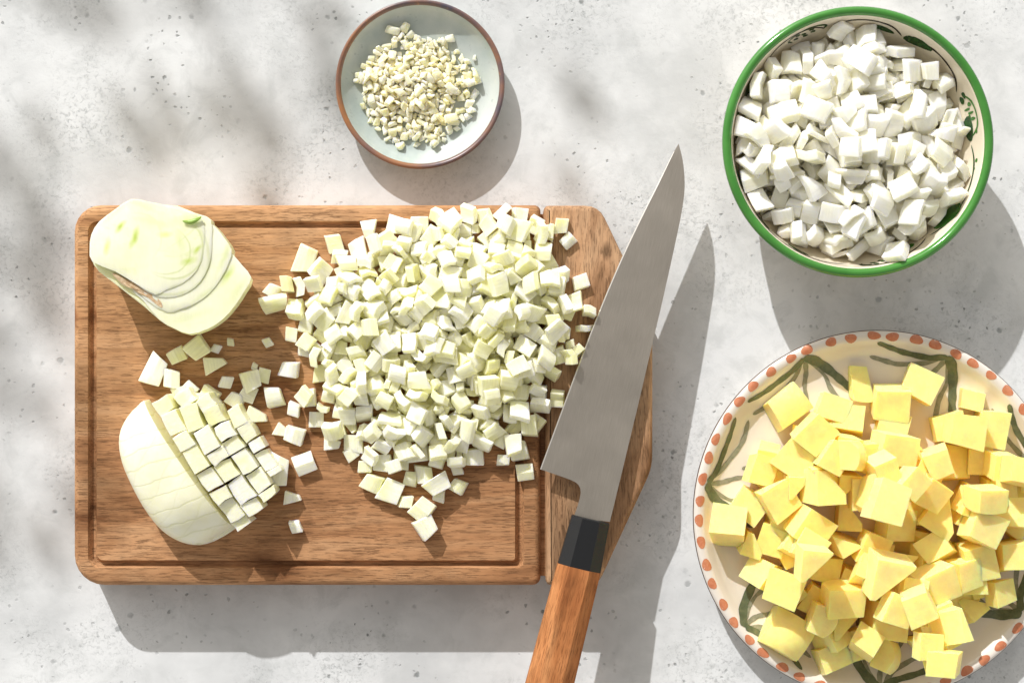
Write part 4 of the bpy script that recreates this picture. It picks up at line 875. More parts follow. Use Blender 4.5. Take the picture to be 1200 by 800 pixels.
for r in decode('12,131,-812,638,334,383,0,0,-322,2;7,119,-657,657,338,498,0,0,-52,3;18,91,-734,560,316,492,0,0,-87,21;15,129,-1174,459,328,495,0,0,-70,4;17,97,-1382,-5,320,433,0,0,-250,5;17,76,-1594,-5,316,354,0,0,-354,6;7,135,-1782,-38,344,453,0,0,-212,21;5,92,-1894,-78,331,485,0,0,121,21;16,129,-2024,-164,334,489,0,0,-104,7;0,115,-1927,-212,336,498,0,0,-44,21;13,135,-1686,-126,329,499,0,0,35,21;7,129,-1478,-222,342,492,0,0,87,8;3,103,-1342,-314,332,383,0,0,-322,9;18,135,-1826,-270,324,470,0,0,-171,21;1,105,-1710,-309,336,483,0,0,-130,21;3,95,-1260,-154,330,498,0,0,-44,21;4,88,-1082,-184,324,354,0,0,-354,21;17,135,-1111,-53,328,268,0,0,-422,21;18,135,-1184,-44,324,338,0,0,-368,21;5,96,-1154,-324,332,366,0,0,-341,21;1,87,-1038,-309,330,322,0,0,-383,21;5,104,-1227,-532,335,495,0,0,-70,21;6,119,-1178,-690,330,394,0,0,-308,10;16,135,-1328,-730,335,499,0,0,-35,11;13,103,-1246,-884,322,499,0,0,-35,12;17,125,-1222,-1048,326,404,0,0,-294,13;3,103,-788,-797,332,488,0,0,-108,14;4,120,-690,-850,331,268,0,0,-422,21;1,87,-575,-782,330,322,0,0,-383,21;0,115,-498,-754,336,500,0,0,0,21;17,135,-599,-903,328,500,0,0,-22,21;5,125,-512,-956,342,219,0,0,-450,21;7,135,-488,-1048,344,477,0,0,150,21;3,83,-304,-816,326,483,0,0,-130,15;17,125,-309,-720,326,396,0,0,-304,21;5,108,-212,-652,336,500,0,0,22,21;3,107,44,-614,333,372,0,0,-334,16;6,97,72,-739,325,354,0,0,-354,21;4,112,300,184,329,268,0,0,-422,21;5,108,256,-82,336,492,0,0,87,21;1,96,154,-290,334,500,0,0,0,17;17,69,-1458,-145,315,287,0,0,-410,18;17,135,-1232,-386,328,322,0,0,-383,19;12,115,-1024,-580,330,500,0,0,0,20;4,96,-894,-580,326,500,0,0,-18,21;4,96,-730,-690,326,500,0,0,0,21;12,105,-908,-642,328,483,0,0,130,21;13,131,-1449,-420,328,492,0,0,-87,21;7,99,58,0,332,287,0,0,-410,21;3,80,-1352,290,325,483,0,0,-130,21;2,129,193,434,332,433,0,0,-250,21;3,87,48,-386,327,500,0,0,0,21;0,115,-72,-541,336,483,0,0,-130,21;17,135,-1618,-227,328,498,0,0,-44,21;17,97,-1676,-38,320,492,0,0,-87,21;0,105,-1874,-300,332,492,0,0,87,21;5,100,-1758,-338,334,498,0,0,-44,21;4,88,-1498,-300,324,268,0,0,-422,21;18,135,-1410,-193,324,322,0,0,-383,21;13,103,-1300,-507,322,483,0,0,-130,21;6,88,-1111,-444,323,499,0,0,-35,21;4,88,-990,-507,324,498,0,0,44,21;2,107,-966,-396,327,304,0,0,-396,21;18,135,-831,-715,324,500,0,0,0,21;0,105,-628,-676,332,498,0,0,-52,21;17,135,-410,-870,328,322,0,0,-383,21;18,122,-48,-676,322,500,0,0,0,21;18,135,-1256,38,324,338,0,0,-368,21;1,96,193,135,334,496,0,0,-66,21;18,135,290,38,324,500,0,0,0,21;3,87,-1565,-328,327,483,0,0,-130,21;7,99,0,-60,340,324,283,-130,-220,0;2,93,-555,-348,318,296,0,0,-404,0;8,102,-342,180,326,220,0,0,449,0;12,100,-551,6,320,214,0,0,-452,0;15,106,-142,356,318,440,0,0,238,0;11,97,-312,-140,325,494,0,0,-78,0;7,90,-632,-466,324,346,0,0,361,0;1,103,-535,371,328,470,0,0,169,0;17,91,-532,-622,320,230,-279,238,-250,0;2,108,-979,28,320,437,0,0,243,0;18,90,-607,-106,314,376,0,0,-330,0;11,89,-616,-560,332,316,-362,-104,94,0;15,103,-50,-105,346,411,72,-214,172,0;4,100,-158,-265,324,436,0,0,-244,0;8,102,-159,-436,326,392,0,0,-310,0;12,108,-813,162,322,56,0,0,-497,0;4,104,-960,-105,324,498,0,0,-50,0;1,104,-50,568,328,114,0,0,-487,0;9,90,-668,-396,338,454,-208,9,15,0;2,89,210,54,345,436,164,70,-168,0;14,94,-34,-240,320,36,202,-456,8,0;16,107,-242,317,338,355,61,1,-346,0;1,97,-136,-478,372,234,50,158,-410,1;1,96,-792,-203,326,492,0,0,91,0;8,94,-608,295,332,106,191,-448,43,0;4,91,-456,-536,322,474,0,0,-158,0;0,100,58,-127,325,442,0,0,234,0;15,93,140,-64,338,226,120,-110,-415,0;18,109,-658,258,316,238,0,0,440,0;4,106,-242,188,348,482,-25,128,29,0;5,109,32,96,353,286,-124,94,380,0;4,91,-892,-276,322,468,0,0,178,0;3,93,-176,-522,338,110,-59,-370,312,0;4,109,-378,-622,325,309,0,0,-393,0;9,97,-290,35,320,465,0,0,184,0;10,89,-180,2,322,312,0,0,391,0;5,91,-265,616,324,348,0,0,-360,1;5,88,-244,286,378,486,111,-34,-25,0;6,107,-526,652,320,500,0,0,-27,1;17,105,-866,-121,319,42,0,0,498,0;0,101,-364,533,325,419,0,0,-272,0;9,95,126,256,320,430,0,0,255,0;11,102,-92,-166,326,189,0,0,463,0;3,104,-530,-625,370,498,-20,3,28,1;1,100,-264,-210,352,227,-94,183,-395,0;8,98,-616,160,324,234,2,1,-442,0;0,90,-521,-504,353,464,-105,-93,123,0;18,105,-905,276,316,436,0,0,-244,0;9,94,-48,69,348,430,8,-246,72,0;0,91,170,521,322,412,0,0,-282,0;8,106,-660,-9,326,466,0,0,-180,0;7,103,-259,545,348,14,11,160,-474,0;11,99,-152,558,336,292,-332,176,-152,1;0,98,-76,461,324,98,0,0,490,0;6,95,-417,390,324,5,-483,-123,-38,0;14,109,-860,-280,366,444,4,-13,228,0;15,88,-498,185,320,43,193,459,-16,0;8,101,-234,-282,362,343,346,80,-76,1;0,96,-432,125,324,233,0,0,-442,0;4,108,49,-186,358,237,6,-128,422,0;11,89,-786,290,324,101,0,0,-490,0;13,100,-245,459,328,351,341,46,-93,0;8,108,-733,186,343,310,-86,72,-376,0;0,104,-1050,120,326,132,0,0,-482,0;6,100,-405,309,344,43,90,-471,-134,0;4,102,-380,-36,342,493,18,-80,-16,0;15,90,-339,-286,340,390,153,-73,-264,0;12,104,-240,-542,336,436,-220,102,-35,0;10,97,-53,178,324,219,0,0,450,0;14,100,-260,393,326,62,-37,314,382,0;6,101,-528,63,346,130,-138,-456,76,0;9,101,-534,554,321,500,0,0,20,0;16,102,-166,438,353,490,-59,84,-6,0;2,98,-396,-280,341,346,128,-108,-320,0;0,89,-722,-516,335,226,220,212,-325,0;5,103,-470,403,370,266,3,42,422,0;7,98,-732,70,326,158,0,0,-474,0;18,103,-694,-192,316,317,0,0,-386,0;7,107,274,372,346,468,153,70,45,1;9,91,-342,117,364,104,18,119,-474,0;17,94,328,-14,317,494,0,0,72,0;1,93,260,-325,328,62,-337,360,57,1;10,107,-452,592,351,230,-75,36,-436,1;11,93,-664,-705,380,98,66,9,-486,1;0,90,-966,-38,369,494,-66,-20,-32,1;1,110,-142,240,358,242,-151,373,-171,0;15,103,-420,76,364,258,140,82,-396,0;0,103,-768,478,326,287,0,0,410,0;8,93,-58,212,369,136,-24,15,480,0;7,102,-82,471,380,494,-17,-44,66,0;9,94,-130,140,355,200,100,-202,399,0;16,97,-312,388,358,78,-164,124,449,0;3,96,-260,-374,330,280,23,18,-414,0;14,106,-518,-252,328,166,-412,226,-30,0;0,101,-78,580,380,414,75,-47,-266,1;15,111,-932,129,318,404,0,0,-294,0;7,90,-1056,-80,346,452,-36,-198,-72,1;5,91,-945,395,324,491,0,0,95,0;3,107,-626,352,382,279,2,-144,-389,1;1,93,-377,-197,364,364,-248,-237,-12,0;12,103,-444,490,341,248,220,-174,332,0;0,94,-545,-430,340,352,134,122,306,0;13,90,-538,-141,317,269,0,0,422,0;10,107,-830,-409,355,316,170,204,-282,1;6,88,-185,198,395,288,-28,-124,388,0;0,108,-338,448,356,260,-265,6,334,0;17,89,-679,147,363,476,62,76,114,0;11,109,-498,288,354,251,228,-256,264,0;1,95,1,-306,334,260,48,65,420,0;1,101,-272,-488,351,341,-134,-182,-287,0;1,98,92,-40,385,182,58,-56,458,0;14,108,-895,-14,328,294,169,262,258,0;11,104,118,86,343,214,210,258,306,0;17,100,-906,291,350,235,-34,24,440,0;7,95,-886,108,362,8,-430,255,-14,0;5,107,198,6,388,148,160,150,424,1;7,95,-398,223,356,74,64,-173,-459,0;8,104,-454,-366,339,210,-54,78,-444,0;0,100,-636,-242,344,326,-360,-72,93,0;9,109,222,-175,354,120,-368,-214,-234,1;9,96,18,530,342,118,-72,304,-372,0;0,101,-616,502,331,81,-290,-392,-78,0;14,92,-925,223,318,496,0,0,-67,0;13,109,-576,-300,346,226,-64,-64,-436,0;5,105,-272,-74,356,280,-120,-68,-390,0;7,91,-796,-94,338,406,105,254,-98,0;8,103,-317,60,394,336,162,332,-28,0;11,108,46,404,332,31,372,330,-42,0;13,106,-180,142,406,442,129,-104,164,0;12,93,-985,-200,318,433,0,0,250,0;3,101,-202,497,393,410,-116,-78,250,1;1,100,-228,84,351,392,-76,142,264,0;11,92,-559,-514,385,401,71,-162,-240,0;9,106,-788,-326,322,430,0,0,256,0;3,93,-756,-160,360,4,194,72,455,0;13,89,-370,394,388,482,122,-54,-8,0;4,89,90,518,347,250,-239,237,-272,0;1,112,176,512,381,360,-20,6,346,1;11,103,-648,76,356,236,-234,-132,-349,1;6,108,-59,341,350,231,-116,156,-398,0;3,105,39,-297,383,25,28,110,486,1;5,100,-376,-266,410,92,36,-36,-489,1;18,96,258,116,364,4,85,-236,432,0;5,95,-700,414,324,243,0,0,-437,0;11,89,-364,-353,356,230,76,-229,373,0;17,95,-82,-1,318,38,-288,-406,-18,0;12,101,208,319,346,118,-252,256,328,0;8,91,14,524,400,302,0,0,-398,1;6,111,-94,-378,352,188,450,-110,-13,1;14,107,-853,-47,338,296,205,220,268,0;2,98,-465,-108,324,11,-284,411,6,0;1,108,-954,-323,366,44,-100,-192,448,0;3,101,-906,-194,378,258,-384,-180,62,1;1,111,-690,-344,356,39,298,-380,126,0;4,89,41,314,354,90,-274,382,145,0;2,94,-346,292,377,416,30,-90,262,0;8,92,-114,350,403,416,-118,-118,221,0;8,92,-933,42,382,238,-271,141,-316,1;1,95,-423,-674,372,304,19,18,-396,1;15,102,-787,38,351,479,66,-128,5,0;8,98,-419,-554,372,285,-60,66,401,1;7,109,116,52,422,466,-48,80,-156,1;4,94,132,-189,375,167,194,142,406,1;4,92,-104,226,434,192,-82,166,-423,0;15,106,-202,-103,352,341,225,214,194,0;9,93,-940,-136,366,462,12,23,189,1;2,93,-732,-45,342,146,-116,-291,361,0;1,102,-107,-261,383,112,-378,232,202,0;7,110,138,-132,428,344,-194,114,-285,1;13,101,178,124,389,8,494,-60,-40,0;7,91,-25,-6,386,262,-236,48,352,0;16,98,-996,-258,394,202,-114,-196,-398,1;14,89,-846,432,319,94,-284,-274,292,0;11,94,-461,-212,344,340,-19,364,43,0;4,93,-21,168,400,322,178,48,335,0;10,98,-293,-568,387,480,119,-27,-65,1;8,112,192,-88,430,376,-14,239,226,1;7,94,42,714,328,70,-46,-493,-1,1;0,112,-266,-11,380,356,-100,184,282,1;4,106,-1084,394,346,56,214,-436,-106,1;13,96,-522,476,343,20,444,136,-184,0;3,103,-259,381,416,297,55,44,396,1;11,92,-534,-162,358,452,32,0,212,0;13,109,-386,469,388,292,-308,9,263,0;8,94,-596,444,355,147,16,112,-464,1;18,110,-297,-639,331,271,-220,230,-274,0;14,101,-406,169,390,252,102,-146,394,0;15,110,-722,-460,372,164,138,-390,226,0;11,90,-890,213,357,426,-34,34,-257,0;8,111,72,197,385,56,-1,483,117,0;8,91,-534,-76,352,331,348,-96,-100,0;6,98,-478,490,402,385,8,-102,-302,1;7,105,-518,-200,422,280,361,-38,-200,0;3,95,219,257,352,187,-259,342,175,0;3,111,-406,-141,381,396,-248,-48,172,1;7,100,-118,436,426,48,-296,383,-118,0;6,89,-519,521,409,357,-176,6,302,1;15,99,-165,-191,372,190,-10,-262,-382,0;4,101,-564,192,366,93,486,-72,-8,0;1,96,134,654,328,75,-259,418,48,1;13,101,-1100,288,319,271,0,0,420,0;9,105,-119,-85,370,82,-182,-59,455,0;11,101,-418,-626,424,50,-36,-116,-482,1;15,105,-176,-572,392,268,210,78,-358,1;7,90,-383,-466,324,24,0,0,500,0;0,109,-346,594,376,368,-133,-8,311,0;3,108,-552,-292,392,446,-41,42,220,0;7,99,370,-56,340,282,-172,-353,-129,1;14,103,128,231,359,11,-10,-20,500,0;17,103,-90,-13,360,132,-404,-21,-264,0;11,89,-812,234,379,48,226,-392,-208,0;2,100,-18,447,344,48,329,-44,371,0;15,97,-1065,24,338,414,70,-158,222,1;8,109,-684,248,374,210,125,102,-424,0;8,99,-130,60,368,134,354,-318,80,0;1,106,-616,134,410,115,120,176,-438,1;13,98,-706,194,404,454,131,-34,162,0;17,110,-576,-16,364,338,-252,-238,122,0;5,112,-569,258,428,449,207,-52,54,1;3,88,144,368,360,373,184,0,-278,0;7,107,-310,-192,426,447,-108,196,18,1;4,111,-860,344,374,120,-84,-228,-420,0;0,92,-471,-454,373,21,-90,-424,248,0;17,97,-795,378,318,471,0,0,168,0;6,111,-705,568,370,412,124,77,-243,1;7,101,-309,-678,392,314,256,202,-213,1;13,105,-739,-568,344,362,129,-161,278,0;11,98,16,-202,398,486,92,-76,6,0;3,94,-440,-9,373,477,2,-146,37,0;8,99,-288,524,406,123,61,-150,457,1;11,89,-76,-324,370,8,-131,246,-415,0;5,89,-327,248,418,438,176,32,163,0;7,101,-222,-216,418,252,83,416,81,1;8,110,-573,614,368,63,-40,10,494,1;7,93,-63,-168,400,286,100,398,26,0;0,99,-672,-114,326,8,-6,-1,-500,0;12,104,-468,200,375,212,-114,400,-178,0;3,98,-859,-304,410,324,8,-50,377,1;5,111,-7,-112,442,236,274,-236,-250,1;0,100,-1270,320,339,396,-52,301,6,1;5,104,-12,270,422,214,-290,-179,-297,0;7,92,-346,676,338,230,-221,224,314,0;2,111,-733,-592,382,411,134,-125,218,1;6,100,-142,-34,399,469,-91,-148,8,0;1,112,-996,309,356,344,156,-86,-316,1;5,91,-418,704,358,128,-432,104,-192,1;4,91,-390,314,416,432,24,-26,-250,0;4,98,-376,148,432,477,146,-23,26,1;9,96,-696,522,387,336,191,-96,302,1;11,102,-1161,94,326,324,0,0,-380,1;9,101,-284,-107,415,500,-6,16,0,0;2,88,-615,-12,382,334,-41,-364,-67,0;5,110,18,446,424,136,-392,-267,-80,0;14,95,78,448,375,13,76,-342,-357,0;3,111,-326,-452,387,398,-224,-5,204,1;16,112,-712,-76,405,402,-11,17,-296,0;4,110,-737,-307,390,270,-108,76,399,1;7,111,139,314,400,138,-456,19,-152,1;16,90,-559,-259,434,194,-93,-67,-446,0;18,106,-579,-100,346,192,-28,32,460,0;0,110,-604,-618,408,96,96,-46,-479,1;8,101,-396,-77,396,274,-259,156,288,0;0,97,280,656,330,12,-494,4,78,1;18,98,-882,-233,396,158,-45,-286,-376,0;4,107,-346,366,468,399,-42,-18,298,1;9,111,-485,68,390,374,239,-89,-214,0;8,89,-270,-372,384,66,324,-372,42,0;7,109,-766,-250,412,72,36,-153,-469,1;7,98,-652,-254,426,321,-81,-372,-44,1;4,93,-466,278,443,331,14,-127,352,0;3,109,-131,-344,421,122,-58,-218,430,1;10,105,74,-26,454,472,-95,-26,-134,1;10,88,-405,-380,394,126,0,-128,467,0;16,95,-248,236,436,55,53,30,493,0;3,103,-199,452,464,435,21,-35,243,1;1,108,-832,14,380,470,90,-108,-96,1;4,91,-1110,208,344,245,103,-70,418,1;7,100,-834,-138,416,428,-80,240,58,1;15,90,-1008,225,353,361,216,230,-140,1;5,100,-186,306,452,18,-125,-94,-474,1;12,99,-1032,-127,384,90,228,-58,432,0;11,97,-446,-254,446,215,-30,318,-319,1;17,103,-484,-120,366,354,-100,272,201,0;16,109,-584,-474,417,273,94,-170,-371,1;12,89,-162,-142,373,98,216,76,-434,0;4,109,-376,244,484,391,-91,15,298,1;5,104,-193,-108,446,288,164,59,369,1;2,109,-61,45,416,77,-202,-447,-58,0;4,90,-928,-417,376,90,-334,-354,-71,1;0,93,-685,-180,379,148,-316,-87,347,0;11,110,259,310,416,324,-60,-70,-370,1;2,96,144,-274,404,112,-240,398,147,1;15,97,-820,168,396,141,-94,-454,-120,0;0,88,-302,460,437,372,-122,128,282,1;2,102,-34,-295,423,109,31,-124,-471,1;2,109,-606,646,406,396,-76,-56,291,1;2,109,36,151,432,224,30,218,-390,0;7,89,-156,716,326,14,-492,-62,-68,1;2,91,-7,84,436,296,72,225,326,0;15,105,-872,523,328,70,23,-56,-491,1;2,107,14,-484,336,82,-452,164,112,1;9,102,-824,-512,346,92,466,-86,-132,1;3,88,-1014,-186,412,70,376,-252,-200,1;13,104,11,661,332,387,286,16,-135,0;18,104,-636,410,394,464,-162,-77,-52,0;2,100,-713,-328,458,436,-12,10,244,1;13,99,-630,-131,362,54,-270,-408,87,0;0,107,-94,121,448,23,-130,462,-140,0;17,95,-696,-235,430,168,230,-250,-326,0;7,106,-840,-233,471,148,316,-124,-336,1;12,97,-191,6,410,152,-348,316,-78,0;5,92,80,-154,471,30,-490,-65,-74,1;3,107,115,156,454,86,152,-118,454,1;8,100,-285,-332,421,473,-66,42,142,1;11,89,-596,-382,378,98,190,200,-406,0;18,111,-596,62,333,350,76,348,-32,0;0,103,-506,-387,418,456,109,169,-34,0;0,94,-992,178,367,246,-265,119,324,1;8,102,-868,-68,412,331,160,200,-274,1;7,96,-414,84,440,398,196,62,-224,0;17,97,-1157,16,322,59,-28,-364,336,0;17,104,278,30,368,206,-238,-312,231,0;4,98,-674,-8,436,351,-67,-76,-342,1;10,93,-726,106,414,67,-69,136,472,1;5,108,219,348,464,480,-142,13,9,1;14,108,84,497,442,196,-197,-146,-390,1;7,107,-456,387,444,274,236,-158,-306,1;16,109,-1346,210,344,364,109,149,-289,1;17,89,70,278,402,293,-4,-103,-392,0;11,103,216,208,396,166,66,394,251,1;13,104,416,74,328,356,338,75,-62,1;17,108,-112,101,390,0,30,152,475,0;5,89,-368,-439,448,370,188,-278,-3,1;8,94,431,170,349,28,54,392,304,1;5,111,-499,-532,443,430,74,194,-149,1;11,106,-613,-334,456,85,-204,-230,385,1;16,106,-502,207,452,464,168,14,-82,0;8,99,-396,516,418,8,-76,279,408,1;8,105,-731,338,370,270,-18,337,-252,0;7,111,-56,-30,472,326,-266,-178,204,1;5,105,-559,384,416,4,-398,-58,297,1;8,89,56,600,344,127,-360,321,33,0;4,111,-490,4,428,436,96,-215,64,1;0,112,-784,-511,404,392,189,-76,-234,1;2,101,52,84,468,360,216,-2,-272,1;9,110,-1004,556,324,14,-384,320,16,1;5,98,-268,302,498,336,136,126,321,1;8,105,-8,374,439,109,36,168,-457,0;17,97,-862,258,392,86,160,-124,-449,0;15,98,-746,17,437,84,-234,66,429,0;18,104,-473,472,453,74,-456,158,105,1;7,111,-510,-84,445,52,-134,-314,361,1;15,95,-98,-508,404,229,110,-48,428,1;13,106,-284,-118,468,131,-222,408,-128,1;9,96,-604,544,404,339,116,-179,299,1;0,99,-363,458,492,480,-123,-22,64,1;2,102,-686,358,440,114,-439,-166,-129,1;14,109,-167,-240,456,470,128,93,60,0;1,96,-748,259,426,375,121,-66,-301,0;6,98,-668,436,416,48,81,482,-96,1;4,111,40,628,406,404,-42,-56,287,1;4,92,-742,136,445,59,60,-158,-467,1;2,103,-525,-614,437,340,127,-328,104,1;6,91,-461,-415,442,49,-200,74,-450,1;15,109,-681,-432,414,320,-165,189,291,1;1,109,-774,177,468,244,17,-174,-400,1;9,112,-86,20,488,150,-301,96,358,1;8,107,-402,30,468,123,-112,397,254,0;9,98,-174,-398,416,446,176,-138,18,1;2,94,-1070,-376,342,322,368,-64,-82,1;12,92,-907,-480,322,36,408,-278,69,0;6,100,-760,-110,451,178,59,-46,461,1;13,110,-706,452,370,490,-58,48,68,0;10,98,-190,191,481,368,211,10,-264,1;8,105,-272,117,443,384,-181,121,-236,1;5,104,-1204,305,346,248,-294,252,-196,1;12,104,-193,85,431,164,-228,-410,56,0;6,107,-53,731,354,171,-314,111,332,1;0,92,-120,371,468,319,-319,171,131,0;6,101,-811,390,400,32,-45,-275,-414,1;15,111,-910,288,418,270,186,-82,-368,1;18,102,-600,-99,383,54,36,-495,28,0;5,112,-17,-218,474,348,134,-147,300,1;13,92,-215,-458,390,417,-127,85,230,0;15,106,74,270,454,187,211,-412,28,1;15,107,-354,-77,472,370,-95,0,323,1;2,90,-642,183,432,20,-144,224,422,1;4,94,-444,312,514,453,-17,12,210,1;9,107,298,205,438,201,182,358,220,1;0,97,130,412,429,157,170,442,26,0;3,110,-339,674,410,178,-55,-120,-448,1;12,89,-1000,66,369,86,-276,-388,124,0;0,107,-36,660,441,122,-98,50,472,1;7,100,-530,156,472,433,96,-130,191,1;16,94,-252,-494,437,64,-146,-58,470,1;0,109,-248,724,348,60,356,316,142,1;18,101,-777,52,432,256,-295,-26,311,0;7,90,-334,-578,440,388,207,236,-11,1;9,109,-1034,260,406,280,48,-152,-383,1;5,106,-284,172,504,146,78,143,450,1;14,89,208,607,320,28,400,-298,25,0;11,108,-136,304,496,462,-112,140,-68,1;13,95,-152,43,440,157,-344,-302,124,0;1,99,320,-82,393,126,252,341,233,1;2,108,-452,120,476,316,-178,-56,340,1;6,92,-87,520,436,276,-134,-151,-364,1;9,89,-318,22,469,193,-256,4,-384,1;3,100,-278,500,484,304,-188,220,271,1;0,100,-368,98,502,100,-256,-328,260,1;10,95,108,325,485,380,67,-150,-280,1;15,108,242,58,463,142,-198,-435,-35,1;11,99,-581,-151,436,408,44,-270,-97,1;8,92,-593,195,484,66,220,-185,-404,1;9,96,388,338,322,2,496,62,-22,1;2,111,-253,-164,498,254,96,-129,400,1;17,104,-203,644,326,398,12,299,46,0;15,104,-1058,114,394,444,110,-102,-173,1;14,93,-293,215,538,28,29,134,480,1;15,107,-516,-218,500,336,-11,-75,363,1;0,89,-418,602,415,460,30,-192,24,1;9,101,-923,-308,450,226,24,-41,-444,1;3,92,-136,650,378,34,-444,201,-104,1;16,96,-798,283,458,176,108,-139,-434,1;5,97,-372,-45,505,43,-63,136,475,1;1,89,-345,561,459,386,-45,228,216,1;9,104,-201,364,516,450,-154,-138,64,1;6,105,-778,544,402,444,35,-222,50,1;0,100,-1169,-304,388,48,444,218,49,1;1,96,-115,-144,444,324,2,186,-334,1;4,108,-74,322,526,284,117,119,376,1;13,100,-682,-540,397,35,-114,-454,172,0;16,94,-912,360,430,162,-84,-214,-414,1;2,102,140,-464,324,5,481,-134,24,1;7,88,-2,215,504,208,-100,368,-247,0;4,106,-130,-244,492,20,-143,93,-470,1;3,99,242,102,419,392,-41,84,-296,1;17,88,-598,52,399,377,-53,258,-196,0;10,100,80,422,472,216,-414,-178,-8,1;2,89,-658,252,459,397,109,-118,-258,1;6,88,-112,-308,510,339,-36,135,-340,1;6,103,-711,-10,493,122,-12,8,-484,1;17,94,-290,-259,440,58,-78,-92,-482,0;14,111,-1016,-14,396,130,438,197,54,1;8,94,-402,-507,433,2,377,102,312,1;8,95,-6,110,504,481,-102,-86,-22,1;9,101,-43,460,488,464,126,-77,116,1;1,108,-1005,-504,386,482,123,-29,38,1;0,111,-868,63,448,440,-124,-20,-202,1;12,104,-240,14,434,184,379,-230,-140,1;2,91,-626,502,419,237,-387,-18,-210,1;8,109,-930,445,393,290,-154,190,326,1;0,104,-401,-318,480,359,322,-118,-61,1;15,110,343,216,376,61,401,-286,60,1;5,92,-678,-128,453,12,-132,136,-462,1;17,94,-410,-384,450,80,111,216,-430,0;2,111,-8,-407,390,128,481,-24,-44,1;8,105,-158,-39,488,94,-410,-261,71,1;8,98,-638,-188,486,290,95,76,-388,1;0,95,58,167,528,246,13,234,366,1;16,108,-420,-808,374,0,-428,252,56,1;13,99,0,360,486,254,122,-97,402,1;8,103,-104,177,486,434,-24,197,-150,1;4,95,-1109,167,407,411,-190,-150,149,1;2,111,-188,88,482,445,31,106,-199,1;2,89,-708,304,470,160,136,174,419,1;5,103,165,607,390,238,-228,336,-170,1;9,111,-430,-28,526,317,-240,-45,300,1;1,96,-132,58,511,440,154,119,-137,1;1,106,-42,181,546,297,-5,-146,375,1;2,93,318,570,318,212,0,0,452,1;4,101,46,-392,420,480,-127,44,-29,1;3,97,-342,318,554,315,-20,62,382,1;16,94,-928,154,414,10,-477,122,87,1;2,96,216,618,370,43,393,3,306,1;8,112,102,-478,372,16,498,22,-32,1;5,101,-865,173,470,362,-202,-170,222,1;10,98,-98,142,572,236,128,22,-422,1;17,101,-952,298,435,334,-138,-112,327,1;5,96,-462,52,530,78,-96,144,462,1;6,97,-1001,42,430,256,-154,-4,400,1;0,102,-528,-300,513,14,82,313,-381,1;8,112,-1217,180,354,164,470,-12,40,1;2,106,-800,-646,364,44,396,250,172,1;0,92,-106,412,508,108,-48,-294,-386,1;9,92,-978,476,338,48,-44,-458,-191,1;5,100,-574,-8,463,138,332,348,0,1;4,100,158,-362,366,64,-6,433,242,1;9,102,-1122,323,378,77,-311,-366,-115,1;4,96,-530,-398,498,116,-117,7,472,1;5,103,-1112,-91,392,230,224,-242,-298,1;3,95,-663,-514,446,99,44,-240,424,1;12,94,-554,72,426,124,102,-420,-219,1;9,95,-1158,-6,371,438,-24,-14,241,1;7,106,-479,210,536,104,-438,-140,-166,1;5,107,40,-134,533,481,-57,4,124,1;7,99,-820,449,394,60,23,289,402,1;3,101,12,-582,388,45,318,380,-46,1;0,110,-796,78,498,31,216,-2,-450,1'):
    if r[6] == 0: rest.append(r)
    elif r[6] == 1: place('fennel_dice', PF[r[0]], r, 'pale green chopped fennel dice heaped in the big pile in the middle of the board', 'fennel dice', 'fennel dice in the big pile on the board')
    else: place('fennel_dice', PF[r[0]], r, LOOSE_LABELS[r[6] - 2], 'fennel dice', 'loose fennel dice scattered on the board')
if rest: stuff('buried_fennel_dice', PF, rest, FEN, 'chopped fennel filling the underside of the big pile on the board', 'fennel dice')
PO = proto(onion_variant, NO, ONI, 'onion_dice')
rest = []
